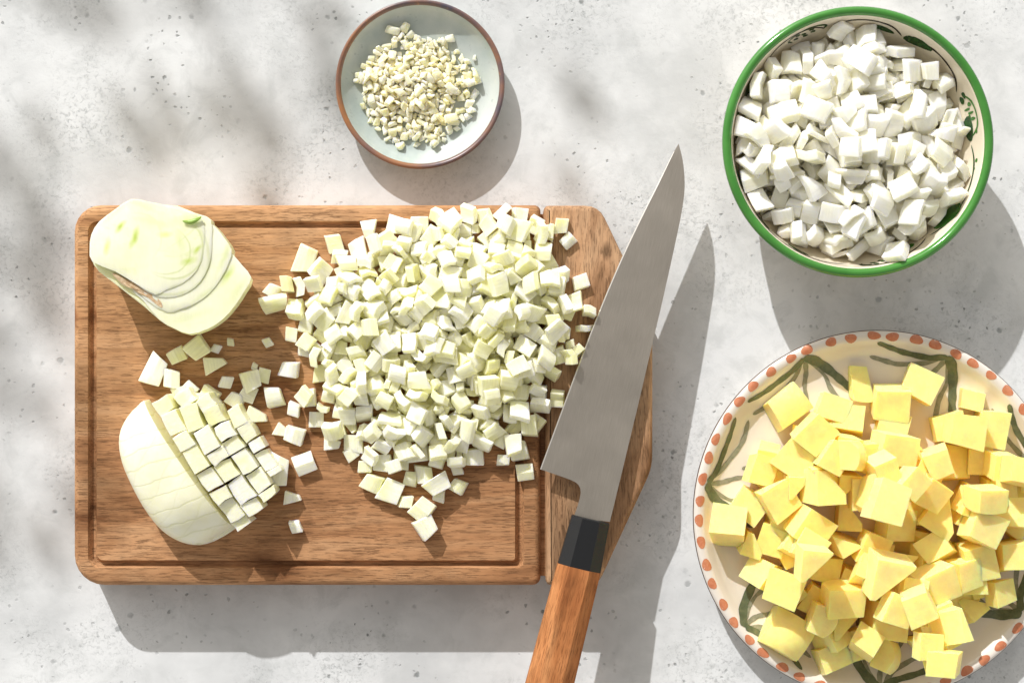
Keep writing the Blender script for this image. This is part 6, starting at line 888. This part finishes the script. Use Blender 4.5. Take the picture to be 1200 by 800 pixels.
for r in decode('8,72,-467,1434,38,199,-10,-2,-458,0;13,82,-555,1712,44,22,-16,-30,498,1;6,100,-746,1492,44,297,-26,-2,-402,0;1,96,-780,1321,50,248,4,-14,434,1;9,104,-440,1202,50,175,35,2,-467,1;13,92,-391,1726,48,324,16,28,-379,1;2,69,-646,1218,46,150,0,-17,-476,1;7,88,-642,1382,43,357,-197,-48,285,0;3,79,-795,1488,44,472,16,32,-160,0;10,82,-394,1542,40,426,2,12,260,0;4,66,-497,1280,42,404,-22,-21,-294,0;2,83,-856,1601,59,91,66,-46,485,1;1,96,-580,1428,43,356,-40,38,-346,1;2,114,-214,1510,59,495,-18,-52,44,1;11,76,-630,1429,38,336,-4,11,370,0;9,62,-608,1486,38,477,-93,38,-110,0;6,84,-654,1531,40,484,-1,-16,126,0;1,66,-559,1740,52,262,-202,-162,-339,1;7,91,-636,1490,44,412,-51,110,-256,0;8,65,-721,1684,42,495,5,2,-68,0;3,78,-393,1693,43,161,-10,-22,473,0;1,101,-706,1630,46,474,-47,31,-150,1;11,80,-684,1442,38,500,3,6,-4,0;12,109,-444,1155,58,168,-69,230,-405,1;4,71,-617,1414,56,28,128,-24,482,0;5,105,-804,1535,58,195,108,-190,-406,0;13,65,-548,1464,39,409,-25,2,287,0;9,106,-308,1512,46,314,81,67,375,1;10,83,-700,1490,40,272,-4,13,420,0;13,105,-564,1580,44,76,14,20,-494,0;6,111,-780,1432,47,396,-27,4,-304,1;7,85,-596,1532,43,213,-9,182,-414,0;10,64,-478,1396,39,358,112,-80,-322,0;0,93,-494,1443,36,259,-283,-204,248,0;1,110,-674,1469,54,90,-93,126,-466,0;1,76,-396,1422,41,426,-36,-28,258,1;11,70,-861,1448,50,428,22,66,250,1;1,91,-706,1504,71,436,-128,-141,-154,1;6,70,-496,1394,47,442,-58,-124,190,0;4,83,-754,1402,54,426,124,154,-172,1;11,87,-360,1568,40,175,-10,6,468,0;7,106,-680,1358,46,448,-43,65,-209,1;8,76,-828,1492,45,376,16,7,330,0;1,76,-485,1662,41,497,-28,-15,44,0;0,94,-693,1580,38,362,-275,-99,184,0;2,102,-728,1453,59,226,-358,264,6,1;8,62,-467,1570,38,96,-10,2,-490,0;3,86,-642,1446,59,195,-32,124,-442,0;10,62,-790,1385,43,472,50,44,148,0;3,88,-585,1471,45,38,-61,350,350,1;0,103,-788,1646,45,264,-230,288,-212,1;13,87,-293,1642,48,209,24,24,-453,1;11,66,-614,1454,42,264,-180,360,-135,0;8,99,-500,1703,43,442,17,-14,233,1;12,77,-349,1374,40,312,-272,-134,248,1;5,77,-578,1256,45,499,-12,33,2,1;0,62,-766,1577,38,301,-302,-153,212,0;13,114,-732,1240,56,475,-37,59,140,1;2,64,-446,1553,40,193,-24,28,-460,0;6,96,-671,1774,52,350,65,-34,350,1;6,106,-420,1682,54,235,-110,-180,388,1;1,104,-614,1569,44,241,-26,28,-436,1;5,73,-820,1454,48,16,471,-155,-62,0;7,110,-496,1627,58,364,234,-90,-232,1;3,89,-721,1584,48,80,-165,76,459,0;10,93,-422,1532,44,406,-116,-81,255,0;9,68,-586,1347,40,384,-43,26,317,0;12,77,-430,1546,54,378,250,108,182,0;0,87,-472,1598,38,156,-48,177,-438,0;11,93,-480,1272,52,102,-152,34,-464,1;1,63,-464,1400,46,2,-236,-6,-440,1;7,93,-638,1330,54,458,39,162,-108,1;3,108,-300,1420,46,60,16,4,-496,1;6,112,-760,1546,50,52,108,-453,-174,0;9,88,-380,1514,42,263,31,38,-422,0;2,101,-672,1424,60,155,419,22,-224,1;4,64,-861,1562,56,348,62,16,354,0;3,86,-708,1401,48,70,341,-10,-359,0;8,67,-426,1431,38,398,4,-6,302,1;12,81,-612,1615,40,42,-8,57,-495,0;1,66,-376,1656,42,440,-34,22,-234,1;5,67,-424,1756,49,62,-320,128,357,1;12,81,-404,1394,36,298,390,-13,-96,1;3,84,-530,1682,41,330,-5,-8,375,0;8,60,-502,1532,37,434,-6,-8,-249,0;8,106,-330,1476,43,132,2,-11,482,0;1,110,-630,1822,63,423,42,-42,260,1;8,81,-797,1614,49,55,-56,-353,346,1;5,87,-581,1498,48,290,221,218,263,0;11,83,-260,1578,44,325,24,-2,-379,1;9,64,-358,1440,42,185,312,-75,335,0;8,80,-671,1364,68,476,4,37,150,1;4,65,-406,1577,41,280,-243,294,-162,1;8,75,-368,1619,40,500,11,-18,-16,0;2,107,-852,1491,72,224,-260,-220,288,1;2,61,-768,1630,44,5,-352,-352,46,0;4,90,-439,1278,50,310,44,128,368,1;7,100,-451,1590,55,172,-44,169,-436,1;2,80,-672,1238,56,62,-96,34,486,1;12,90,-526,1360,41,424,-172,110,-170,0;4,79,-549,1494,49,46,226,221,384,0;10,108,-538,1536,46,43,195,-416,193,0;8,111,-341,1640,50,300,240,210,242,1;4,82,-524,1330,48,354,336,-66,-86,1;12,65,-826,1376,46,186,9,-40,462,1;10,63,-742,1509,66,82,-220,441,12,0;2,81,-535,1402,48,278,32,166,380,0;3,83,-540,1220,44,46,1,-5,-498,1;9,110,-571,1668,46,216,-56,-78,441,0;0,112,-535,1565,52,76,-122,364,-312,0;7,64,-589,1410,67,426,-100,124,-209,0;1,101,-692,1214,70,342,46,186,-311,1;5,100,-660,1581,49,432,2,212,136,0;10,99,-831,1619,61,312,-334,-86,-182,1;3,97,-726,1408,65,408,-68,-255,120,1;4,113,-258,1550,63,478,122,20,78,1;4,82,-655,1645,48,304,-294,257,68,1;1,104,-630,1551,76,360,-22,34,-345,1;7,107,-338,1276,52,428,-249,66,22,1;13,77,-442,1419,52,110,201,10,-444,1;1,84,-586,1786,50,146,-29,213,-428,1;11,108,-610,1364,42,293,-192,268,-236,0;5,81,-877,1517,60,24,30,6,498,1;12,68,-520,1426,38,458,45,-18,-196,0;3,65,-735,1524,51,34,-22,-200,-456,0;13,74,-283,1522,48,273,-284,183,-248,1;0,100,-342,1440,42,334,-9,-27,371,1;7,85,-290,1300,51,454,14,-50,-202,1;13,110,-684,1549,65,107,-214,-92,429,1;13,68,-525,1630,40,360,2,24,-346,0;6,78,-392,1620,50,164,-195,-109,416,1;10,105,-493,1212,46,309,-10,-6,-393,1;4,77,-529,1182,50,286,2,16,410,1;2,65,-376,1568,55,306,80,144,360,1;6,114,-792,1378,62,490,34,8,95,1;11,75,-690,1416,44,92,-280,-402,-40,0;12,69,-336,1577,40,125,-24,-66,479,1;4,91,-510,1470,48,370,-68,-300,-136,0;12,112,-404,1524,57,168,237,-48,-404,1;8,104,-892,1549,70,494,24,-68,9,1;1,62,-614,1492,58,192,76,-22,455,0;11,67,-654,1620,46,142,-13,396,270,0;8,78,-497,1567,42,248,-266,-238,246,0;2,87,-226,1431,52,220,34,-18,-447,1;12,67,-524,1608,46,114,-104,-413,236,0;7,78,-850,1420,53,426,-34,68,250,1;6,87,-746,1599,54,137,72,-332,-341,0;8,107,-610,1443,70,96,-98,-142,-460,1;10,70,-394,1696,62,230,6,-26,443,1;13,110,-246,1502,85,460,21,-38,-191,1;0,97,-818,1442,64,386,-292,-8,126,1;10,83,-446,1500,40,496,10,8,-60,0;5,109,-492,1502,53,375,-128,80,-294,0;6,89,-749,1370,57,110,-125,341,-326,0;0,95,-678,1519,56,438,173,-166,3,0;13,113,-540,1281,52,132,-75,-331,343,1;5,65,-648,1480,71,172,146,110,433,0;5,103,-348,1528,48,234,320,-236,-194,1;4,109,-466,1184,66,238,165,-16,-407,1;3,68,-642,1714,42,92,-2,24,-491,1;1,99,-458,1474,60,184,-44,345,-309,1;6,99,-419,1462,52,210,175,358,-218,1;13,107,-692,1272,58,416,-261,-34,88,1;6,69,-559,1146,53,182,-44,-58,-460,1;7,93,-780,1478,68,318,72,12,-378,1;9,76,-593,1284,42,434,-137,-38,202,1;11,65,-460,1683,40,12,-416,277,-12,0;9,86,-814,1324,54,333,242,-215,-184,0;1,74,-816,1645,52,24,64,-59,492,1;5,75,-566,1386,60,230,134,-340,-252,0;5,70,-479,1690,56,13,280,-317,-267,1;13,64,-566,1370,39,382,-2,23,-322,0;13,96,-566,1574,74,14,-78,-42,492,1;2,80,-436,1322,44,30,-17,333,372,1;9,82,-803,1409,52,272,254,-196,271,0;10,85,-372,1462,40,156,-7,2,475,0;11,75,-766,1438,66,454,-178,104,-34,1;4,71,-478,1312,45,219,-22,449,8,1;1,65,-550,1631,52,371,-238,-231,46,0;0,93,-460,1504,62,20,-179,324,-335,0;11,89,-331,1598,48,112,109,454,138,1;12,72,-532,1433,48,298,395,62,40,0;2,73,-477,1344,44,77,-37,29,-492,0;5,90,-865,1366,63,373,64,-317,78,1;8,84,-450,1738,44,254,10,-22,430,1;13,76,-521,1497,65,300,170,-54,-358,1;12,61,-818,1419,54,426,120,-72,222,0;5,72,-662,1676,44,379,30,36,-323,1;4,68,-832,1550,52,264,268,246,218,0;0,78,-500,1730,42,146,-12,22,-478,1;13,91,-815,1486,70,26,462,-58,-181,1;6,98,-592,1204,48,365,-30,-21,-340,1;0,80,-739,1318,45,322,286,205,149,0;13,108,-252,1382,56,34,-20,-116,484,1;0,85,-377,1358,37,254,-294,-202,240,1;6,114,-528,1453,76,474,-12,-150,58,1;3,103,-568,1430,72,364,70,176,286,1;7,97,-302,1346,49,443,-208,30,98,1;12,78,-718,1182,68,173,452,82,92,1;9,115,-743,1662,51,82,245,391,174,1;8,73,-542,1664,56,196,64,-115,440,0;6,100,-622,1194,62,400,3,-101,283,1;9,90,-442,1645,43,424,212,-103,-120,0;8,88,-449,1678,60,176,-198,-287,312,1;7,92,-732,1714,52,32,33,152,-474,1;3,62,-297,1578,44,188,286,-227,-284,0;1,76,-402,1640,58,422,-212,-103,127,1;6,98,-462,1640,64,165,132,56,-450,1;9,60,-495,1167,48,133,4,-178,-448,1;6,89,-635,1490,85,244,60,136,410,1;2,103,-617,1620,63,322,-74,-94,-364,1;10,108,-492,1536,58,498,8,38,34,0;4,114,-654,1292,56,246,218,274,258,1;7,100,-494,1364,62,172,-70,164,-434,1;12,71,-408,1201,59,127,-159,-46,-454,1;6,75,-403,1278,42,58,6,4,496,1;7,62,-688,1586,70,108,-33,334,354,1;8,98,-680,1472,91,59,-97,204,-442,1;9,103,-464,1609,78,390,268,-126,100,1;7,65,-673,1630,62,221,146,173,387,1;4,66,-578,1534,65,388,31,139,-282,0;13,85,-454,1298,70,470,-52,-135,88,1;6,82,-551,1480,88,446,-165,-152,22,1;8,73,-298,1604,42,496,8,-20,64,1;4,74,-683,1168,63,280,250,-110,312,1;2,107,-506,1564,82,36,15,41,-497,1;13,81,-725,1538,68,82,-102,-204,-438,0;11,66,-464,1434,58,270,-27,228,-353,1;0,109,-760,1410,80,148,-269,-303,253,1;1,94,-356,1760,57,64,-10,66,-492,1;8,71,-515,1755,43,498,11,-10,-37,1;1,110,-621,1735,54,360,-215,195,-190,1;7,105,-792,1468,94,313,86,-55,-376,1;4,68,-528,1598,63,285,370,-50,170,0;12,90,-680,1518,78,180,-84,184,420,1;13,81,-258,1626,56,353,180,128,-276,1;1,100,-694,1670,63,332,-148,16,-344,1;0,82,-590,1502,73,229,-388,-180,120,0;5,75,-904,1514,74,348,-184,-52,304,1;9,63,-436,1386,39,47,-294,392,86,0;10,63,-366,1598,42,32,222,-27,446,0;10,65,-514,1229,48,194,292,349,73,1;8,84,-414,1607,49,408,102,-220,-160,0;9,87,-604,1675,68,78,-464,-6,168,1;8,91,-601,1688,46,90,82,-254,-413,0;13,94,-577,1622,59,378,-102,298,-88,1;5,94,-548,1765,54,374,85,-40,319,1;13,63,-502,1408,62,37,-87,132,473,1;4,101,-742,1438,90,114,239,-358,226,1;9,97,-554,1540,75,130,51,-418,-237,1;1,92,-598,1646,82,278,-373,26,182,1;2,79,-762,1334,70,456,-102,111,-138,1;8,96,-595,1722,71,126,-204,24,-438,1;3,95,-320,1448,62,468,78,86,-134,1;8,102,-798,1322,80,484,-90,-14,-88,1;11,90,-438,1388,58,370,0,-124,312,1;4,71,-282,1488,49,329,326,-132,-134,1;4,95,-440,1566,72,238,161,-62,404,1;8,94,-547,1610,80,116,-106,368,300,1;5,109,-364,1226,56,484,-40,13,118,1;8,100,-413,1596,74,465,44,48,-172,1;1,104,-478,1528,98,461,80,42,-171,1;8,91,-540,1518,82,82,12,-122,-478,1;4,72,-478,1450,84,62,36,-170,464,1;4,90,-718,1588,78,39,-84,-14,-491,1;1,82,-782,1238,66,331,168,-312,124,1;12,97,-777,1589,60,95,-244,-54,422,0;2,91,-746,1642,76,461,30,-80,173,1;0,90,-573,1684,72,172,-22,-280,-376,0;7,90,-434,1524,76,122,-50,-208,435,1;4,91,-658,1596,86,158,186,80,429,1;3,104,-706,1330,55,308,114,-366,94,0;5,60,-667,1392,58,244,348,154,-213,0;10,83,-815,1570,52,192,-370,-198,193,0;0,68,-664,1178,48,180,-234,-220,338,1;6,78,-571,1708,67,347,341,65,96,1;6,66,-448,1568,102,132,160,-100,444,1;4,72,-722,1298,46,198,-324,-190,264,1;0,100,-612,1352,60,55,-98,-392,290,0;3,97,-258,1314,52,229,-74,32,437,1;5,64,-729,1694,66,256,218,-366,52,1;9,98,-787,1414,82,416,76,-254,-84,1;12,66,-476,1662,65,70,-274,406,68,1;11,91,-668,1758,68,483,104,68,-38,1;5,69,-471,1480,98,406,32,-78,278,1;2,112,-214,1557,74,320,71,310,214,1;2,81,-353,1470,66,182,118,-108,-438,1;3,68,-724,1594,102,211,64,22,-448,1;3,90,-402,1746,74,441,-12,-50,230,1;8,77,-496,1385,82,234,24,-135,-420,1;8,71,-725,1510,84,390,-197,-82,230,0;2,73,-498,1305,60,206,-200,-10,410,1;6,93,-625,1399,78,493,34,-70,-29,1;8,71,-218,1649,56,340,-14,-68,360,1;3,70,-399,1174,58,288,-86,78,-392,1;0,85,-702,1538,82,114,-235,-156,396,1;13,96,-522,1422,86,416,268,36,62,1;8,100,-470,1246,64,340,-74,184,-308,1;2,73,-676,1392,79,177,0,312,349,1;9,94,-569,1311,44,262,104,-216,-352,1;2,81,-687,1724,62,298,142,180,-329,1;4,100,-774,1700,62,313,328,-86,-192,1;2,72,-522,1705,66,419,14,5,272,1;11,79,-770,1516,61,396,8,240,-188,0;5,114,-732,1325,86,444,116,-170,106,1;6,87,-650,1441,88,308,-48,32,389,1;8,111,-552,1388,88,455,-66,67,-184,1;3,70,-653,1259,48,193,338,256,-180,1;4,109,-650,1138,68,52,8,434,-243,1;8,94,-506,1482,87,47,158,148,448,1;9,112,-598,1316,50,312,-70,-66,-378,1;7,104,-704,1365,84,436,-177,30,-166,1;12,65,-500,1436,59,190,-96,78,-446,0;0,73,-624,1772,52,52,-302,-110,380,0;7,102,-420,1296,78,70,182,88,452,1;6,85,-510,1543,110,392,-122,-84,272,1;6,81,-814,1290,56,33,494,-14,-67,1;0,72,-525,1734,47,230,-357,250,86,0;7,102,-540,1454,102,448,-125,-105,152,1;0,110,-777,1675,70,464,-122,118,-81,1;10,112,-502,1666,77,14,168,-369,292,1;13,112,-653,1527,107,460,-169,-61,-80,1;12,74,-396,1448,56,330,-368,-43,62,1;4,103,-497,1245,83,268,-70,-234,344,1;4,102,-752,1517,94,285,107,-204,-340,1;2,70,-636,1578,95,430,134,194,100,1;13,92,-555,1348,58,176,202,228,-355,1;7,77,-710,1499,104,358,-10,28,-348,1;2,105,-687,1802,78,477,118,-38,-83,1;9,65,-592,1222,65,376,-108,32,-310,1;8,114,-554,1240,64,78,-246,404,-144,1;1,100,-581,1364,90,360,-150,-307,62,1;11,111,-568,1262,74,244,-170,8,402,1;10,101,-408,1490,50,51,210,-240,382,1;9,72,-376,1677,60,122,-302,-352,-140,1;8,85,-326,1452,86,458,46,-44,-188,1;0,96,-416,1230,44,351,-146,127,-299,1;4,91,-406,1358,46,351,-14,-10,-356,1;4,108,-240,1344,62,122,65,313,-364,1;1,90,-790,1273,68,379,116,22,304,1;8,68,-324,1303,51,208,-7,358,279,0;0,69,-722,1556,76,172,-310,-78,343,0;10,86,-509,1507,96,388,-258,6,-180,1;6,80,-375,1488,65,28,-228,79,437,0;6,71,-376,1295,51,302,149,364,57,0;6,108,-792,1576,76,85,-204,-56,445,1;13,66,-567,1521,96,215,-384,-213,-104,1;11,90,-770,1374,84,105,-96,-233,419,1;9,61,-546,1558,92,250,381,-176,-106,1;3,82,-446,1231,52,452,-68,-166,-116,1;12,74,-583,1483,78,240,84,91,-420,1;10,61,-487,1440,67,462,-25,145,-120,0;7,91,-712,1457,106,267,-390,160,-32,1;13,76,-563,1685,86,426,-8,157,-210,1;2,95,-836,1548,86,306,0,-99,-383,1;9,70,-466,1148,65,279,-166,-140,354,1;10,97,-362,1320,48,291,-373,20,-160,0;3,106,-468,1720,64,210,-62,443,76,1;1,95,-454,1342,64,127,-103,97,-462,1;4,75,-540,1739,80,472,-102,42,-122,1;1,93,-819,1401,93,312,-152,-121,340,1;0,82,-598,1560,64,209,-244,304,-234,0;3,97,-602,1256,57,202,-221,-120,382,1;10,112,-830,1486,100,70,-410,251,-119,1;13,103,-516,1398,100,122,28,248,-415,1;12,92,-551,1650,72,170,-232,388,129,1;5,107,-796,1525,108,402,-70,158,240,1;13,99,-646,1444,112,453,-40,22,-207,1;12,94,-612,1506,86,32,-262,248,-346,1;4,84,-592,1551,91,277,93,-27,405,1;2,60,-432,1225,73,118,-400,-254,108,1;4,109,-744,1276,71,198,-392,76,-226,1;0,93,-594,1460,90,322,365,44,-105,1;9,112,-280,1596,66,288,-76,-236,-324,1;8,88,-345,1560,60,486,4,90,78,1;1,96,-436,1542,107,469,-27,115,127,1;3,78,-590,1402,90,454,162,-115,69,1;12,113,-370,1576,76,290,-130,80,-378,1;2,111,-346,1295,88,492,24,68,44,1;4,111,-264,1442,56,336,-232,229,-175,1;0,72,-817,1350,60,196,190,346,-238,0;6,69,-479,1754,49,462,-166,39,-84,1;0,84,-738,1552,87,404,-61,-70,-280,1;8,81,-761,1554,98,329,-190,-100,310,1;2,93,-360,1406,60,328,301,-73,-217,1;6,79,-500,1326,76,300,356,-172,61,1;7,75,-364,1446,83,4,-195,-338,312,1;2,66,-518,1588,88,240,-296,191,261,1;12,85,-314,1502,71,48,-255,259,340,1;3,71,-438,1714,64,334,-185,319,-52,1;0,100,-836,1324,57,370,-70,16,-328,1;2,73,-690,1302,60,236,-216,187,336,1;13,97,-872,1524,99,219,186,-34,-408,1;1,80,-702,1565,95,360,-84,-288,176,1;4,114,-371,1511,93,126,56,222,-426,1;2,74,-405,1490,86,368,256,34,-220,1;6,94,-624,1362,84,4,-266,399,142,1;7,70,-728,1560,104,322,303,-202,-115,1;3,95,-449,1154,82,192,20,40,460,1;12,112,-846,1518,110,178,210,-96,-406,1;12,112,-606,1528,107,289,-44,-100,393,1;13,70,-318,1238,56,448,62,114,-182,1;8,74,-557,1637,84,81,146,143,-450,1;2,71,-379,1389,56,240,301,84,-308,1;10,102,-687,1326,78,124,-188,112,-432,1;7,113,-526,1363,110,300,334,15,-221,1;11,84,-605,1335,82,276,-228,-302,175,1;9,83,-366,1346,61,95,-27,65,486,1;5,74,-612,1286,64,382,78,-144,278,1;10,80,-456,1398,70,82,296,-390,-56,1;3,90,-761,1610,89,64,92,64,-483,1;2,95,-347,1460,110,448,112,-44,-186,1;4,76,-323,1685,48,322,-374,34,70,1;12,89,-534,1312,54,174,-183,152,404,1;0,90,-460,1372,89,387,256,6,-185,1;8,100,-644,1778,68,265,-32,-322,-274,1;1,102,-551,1196,76,220,-54,384,-225,1;3,97,-474,1426,89,113,15,-299,384,1;1,99,-712,1397,105,70,213,-434,104,1;7,94,-506,1616,92,430,146,64,-200,1'):
    if r[6] == 0: rest.append(r)
    else: place('garlic_piece', PG[r[0]], r, 'tiny chopped garlic piece heaped on the small celadon dish', 'garlic', 'minced garlic on the small dish')
if rest: stuff('buried_garlic', PG, rest, GAR, 'minced garlic underneath the heap on the small dish', 'garlic')
PP = proto(potato_variant, NP, POTM, 'potato_cube', 28)
for r in decode('1,87,1619,-1207,121,346,-340,-90,76,1;0,90,2804,-867,129,19,-500,1,-15,1;1,88,2511,-1266,126,354,348,44,36,1;0,90,1596,-1442,134,0,-174,468,1,1;1,88,2236,-1418,124,354,350,32,32,1;6,85,2682,-1094,130,349,346,-68,-64,1;0,93,2100,-1234,136,268,-238,256,236,1;6,82,2707,-1402,125,194,-210,-278,302,1;1,84,1633,-1157,263,106,-86,-318,360,1;0,87,2378,-1632,129,33,-457,200,-16,1;0,90,2644,-914,125,8,-116,-486,14,1;6,82,2280,-1382,265,342,361,-19,-48,1;1,87,2854,-1234,134,353,-350,-48,30,1;3,89,2384,-1724,210,315,-344,-138,118,1;3,83,2293,-1152,128,283,212,-286,209,1;1,87,2282,-660,121,322,-339,-128,122,1;0,90,1818,-567,132,-10,-440,237,-20,1;6,85,2042,-685,124,298,304,193,179,1;6,86,1512,-796,130,126,-122,-334,328,1;6,82,2038,-644,265,281,-249,245,-222,1;1,87,2014,-1739,128,274,-293,203,-220,1;12,82,1886,-618,288,177,255,272,-282,1;6,85,2884,-1033,132,313,-307,-169,172,1;3,77,2610,-987,240,300,92,384,-68,1;0,90,1956,-1398,126,10,-486,114,-24,1;15,86,2390,-1540,418,71,-350,-46,-347,1;12,80,2233,-1410,513,296,184,-232,274,1;1,86,2623,-1346,262,262,-249,240,-250,1;0,90,2851,-1218,286,-10,-366,340,-22,1;3,76,2382,-1634,514,296,-76,392,54,1;1,86,1670,-1154,404,327,294,178,158,1;3,83,2000,-862,298,354,-16,353,8,1;1,84,2708,-680,126,264,-236,246,-253,1;3,72,2324,-1726,630,64,-288,-2,-404,1;3,83,1785,-776,355,63,-346,-40,-352,1;6,84,1700,-570,234,330,-28,34,-374,1;1,86,1560,-973,124,8,-7,-354,-353,1;3,86,1991,-846,464,89,85,-349,-336,1;9,73,2364,-1231,212,258,-4,428,-4,2;3,78,2817,-862,278,500,-13,-18,0,1;3,80,2118,-1478,570,312,56,380,-66,1;3,85,2054,-1182,241,16,-492,86,16,3;3,67,1620,-828,278,358,346,32,-32,1;6,83,1754,-1497,129,343,-340,76,-107,4;1,88,2522,-492,125,338,-366,-48,14,1;1,88,2196,-492,124,330,-370,37,-56,1;3,80,1808,-655,403,-14,-482,130,11,1;3,94,1920,-1616,157,360,346,17,-17,1;6,84,2340,-788,272,349,333,-76,-107,1;15,81,2068,-714,466,485,62,60,86,1;3,75,2212,-793,497,-27,-464,169,75,5;3,74,2600,-911,334,18,-488,86,69,1;15,87,1852,-394,134,344,-74,-352,-49,1;3,66,1478,-665,132,294,400,-56,-4,1;0,93,2290,-975,144,353,350,-10,-52,1;2,80,1773,-1586,264,340,356,-52,-71,6;9,83,2955,-876,150,371,4,335,4,1;12,76,2788,-714,262,322,380,12,-42,1;3,68,2788,-1428,235,284,-42,406,48,7;15,84,2404,-680,359,490,32,-32,86,8;3,79,1946,-1010,139,349,-356,-8,-38,1;6,80,2010,-1305,345,-79,-482,107,18,1;13,97,1580,-1012,194,28,-472,158,-45,1;3,79,1430,-744,180,-26,-494,65,40,9;3,78,2587,-1459,122,318,-89,363,94,1;0,89,2990,-778,184,50,-496,0,-40,1;3,79,2568,-1313,315,28,-491,-64,62,1;9,99,2762,-496,144,498,21,7,-44,1;3,83,1508,-1138,148,393,70,300,-22,1;3,69,1386,-1167,129,364,-332,62,-61,1;3,95,1663,-1226,570,348,356,5,-36,1;15,120,2140,-1595,184,-19,-498,35,24,1;6,86,2859,-730,382,380,-48,-322,0,1;3,84,1838,-1692,148,309,-360,8,156,1;3,81,2368,-851,344,309,138,366,-43,1;6,78,2358,-1750,697,424,23,265,-7,1;15,86,1852,-1824,140,371,42,-322,80,1;3,74,1906,-817,266,338,365,18,-48,1;6,67,2660,-340,126,330,-30,-372,-32,10;12,84,2416,-1176,256,268,59,-390,148,1;1,94,1376,-944,128,337,-336,84,-128,1;3,93,1716,-525,302,17,-470,171,9,11;6,103,1250,-1060,164,-94,-488,34,-46,12;3,73,2645,-1536,130,295,-373,-78,133,1;12,83,1440,-1332,127,310,-355,10,-168,1;3,69,2276,-1663,650,326,-7,378,-7,13;3,73,2237,-1284,228,378,324,14,-45,1;1,90,1945,-448,144,491,-62,-56,-43,1;4,95,2650,-885,448,310,384,58,-58,1;6,84,2227,-1449,646,368,-316,-116,36,1;13,102,2023,-253,60,-40,-497,0,36,14;12,79,2016,-1709,266,308,-156,-360,-42,1;9,104,2650,-1248,288,23,-495,-65,-6,1;4,112,1589,-374,144,476,-20,30,150,15;14,88,2160,-1814,148,330,-362,22,-100,16;1,83,1814,-1315,115,340,-363,17,-44,17;9,108,2069,-888,584,367,-74,-328,-49,1;14,118,1584,-1680,178,348,-130,-330,-52,1;14,80,1906,-638,454,350,-353,-38,-38,18;12,102,1694,-1056,316,294,121,376,-90,1;3,123,2093,-1306,508,336,368,-15,-46,19;3,90,2539,-710,94,311,-38,386,-50,1;3,91,2203,-1046,184,296,8,402,-22,1;1,102,2189,-355,145,301,399,-16,-2,1;15,106,2170,-619,286,392,-14,-306,-46,1;2,105,1886,-1459,277,338,38,364,38,1;0,111,2381,-1363,372,378,-311,-36,98,1;4,96,2837,-979,270,-43,-496,0,-42,20;3,89,2400,-1565,640,366,30,-334,63,1;3,101,1627,-662,226,364,124,304,-100,21;13,140,1906,-1114,180,344,-342,-66,106,1;3,99,1757,-821,353,345,-357,44,44,22;4,103,2357,-250,134,-10,-488,108,-25,23;3,109,2458,-989,224,346,-326,81,-131,24;1,101,2582,-514,273,362,342,-14,-48,1;0,103,2640,-1046,383,336,-350,111,-41,1;3,93,1512,-898,264,314,-92,358,120,1;0,112,1546,-1402,289,348,-344,22,-100,1'):
    if r[6] >= 2: place('potato_cube', PP[r[0]], r, POT_LABELS[r[6] - 2], 'potato cube', 'potato cubes on the plate')
    else: place('potato_cube', PP[r[0]], r, 'pale yellow raw potato cube heaped with the others on the big plate', 'potato cube', 'potato cubes on the plate')

# ------------------------------------------------------------------ leafy branches well away from the table, whose soft shade dapples the upper left
LEAF = m_paint('leaf_green', (.05, .09, .03), (.09, .13, .05), 60, .5)
RL = random.Random(9)
def leaf_mesh(k):
    L = 38 + 6 * k; w = 15 + 2 * k; rows = []
    for i in range(7):
        t = i / 6; ww = w * sin(pi * (t * .92 + .04)) ** .8
        rows.append([(t * L, -ww, 2.5 * t * t + 1.5), (t * L, 0, 0 - 5 * t * t), (t * L, ww, 2.5 * t * t + 1.5)])
    bm = loft_bm(rows, closed=False, cap_first=False, cap_last=False); me = mesh_bm('leaf', bm); me.materials.append(LEAF); return me
LM = [leaf_mesh(k) for k in range(3)]
BARK = m_paint('twig_bark', (.10, .07, .045), (.16, .12, .08), 90, .8)
def branch(pts, T, label):
    """pts: places on the table that its leaves shade (photo x, y, leaf count)"""
    c = [W(x, y) + SUNV * T / S for x, y, n in pts]; base = c[0] + Vector((-420, 260, 90))
    root = empty('leafy_branch', base, label, 'branch', 'leafy branches above the table')
    bm = bmesh.new(); P = [base] + c; P = [p - base for p in P]
    prev = P[0]; k = 0; rings = []
    for i, p in enumerate(P):
        d = (P[min(len(P) - 1, i + 1)] - P[max(0, i - 1)]).normalized(); u = d.orthogonal().normalized(); w = d.cross(u); r = 6.5 * (1 - .8 * i / len(P))
        rings.append([p + u * r * cos(a) + w * r * sin(a) for a in (2 * pi * q / 6 for q in range(6))])
    link('twig', mesh_bm('twig', loft_bm(rings)), BARK, root)
    for (x, y, n), p in zip(pts, P[1:]):
        for q in range(n):
            o = bpy.data.objects.new('leaf', LM[RL.randrange(3)]); COL.objects.link(o); o.parent = root
            a = RL.uniform(0, 2 * pi)
            o.location = (p + Vector((RL.uniform(-26, 26), RL.uniform(-26, 26), RL.uniform(-16, 16)))) * S
            o.rotation_euler = (SUNV.to_track_quat('Z', 'Y').to_matrix() @ Matrix.Rotation(a, 3, 'Z') @ Matrix.Rotation(RL.uniform(-.6, .6), 3, 'Y')).to_euler()
branch(BR1, 2.3, 'leafy twig far above the upper left of the table, throwing soft leaf shadows')
branch(BR2, 2.5, 'second leafy twig beyond the first, shading the left edge of the table')
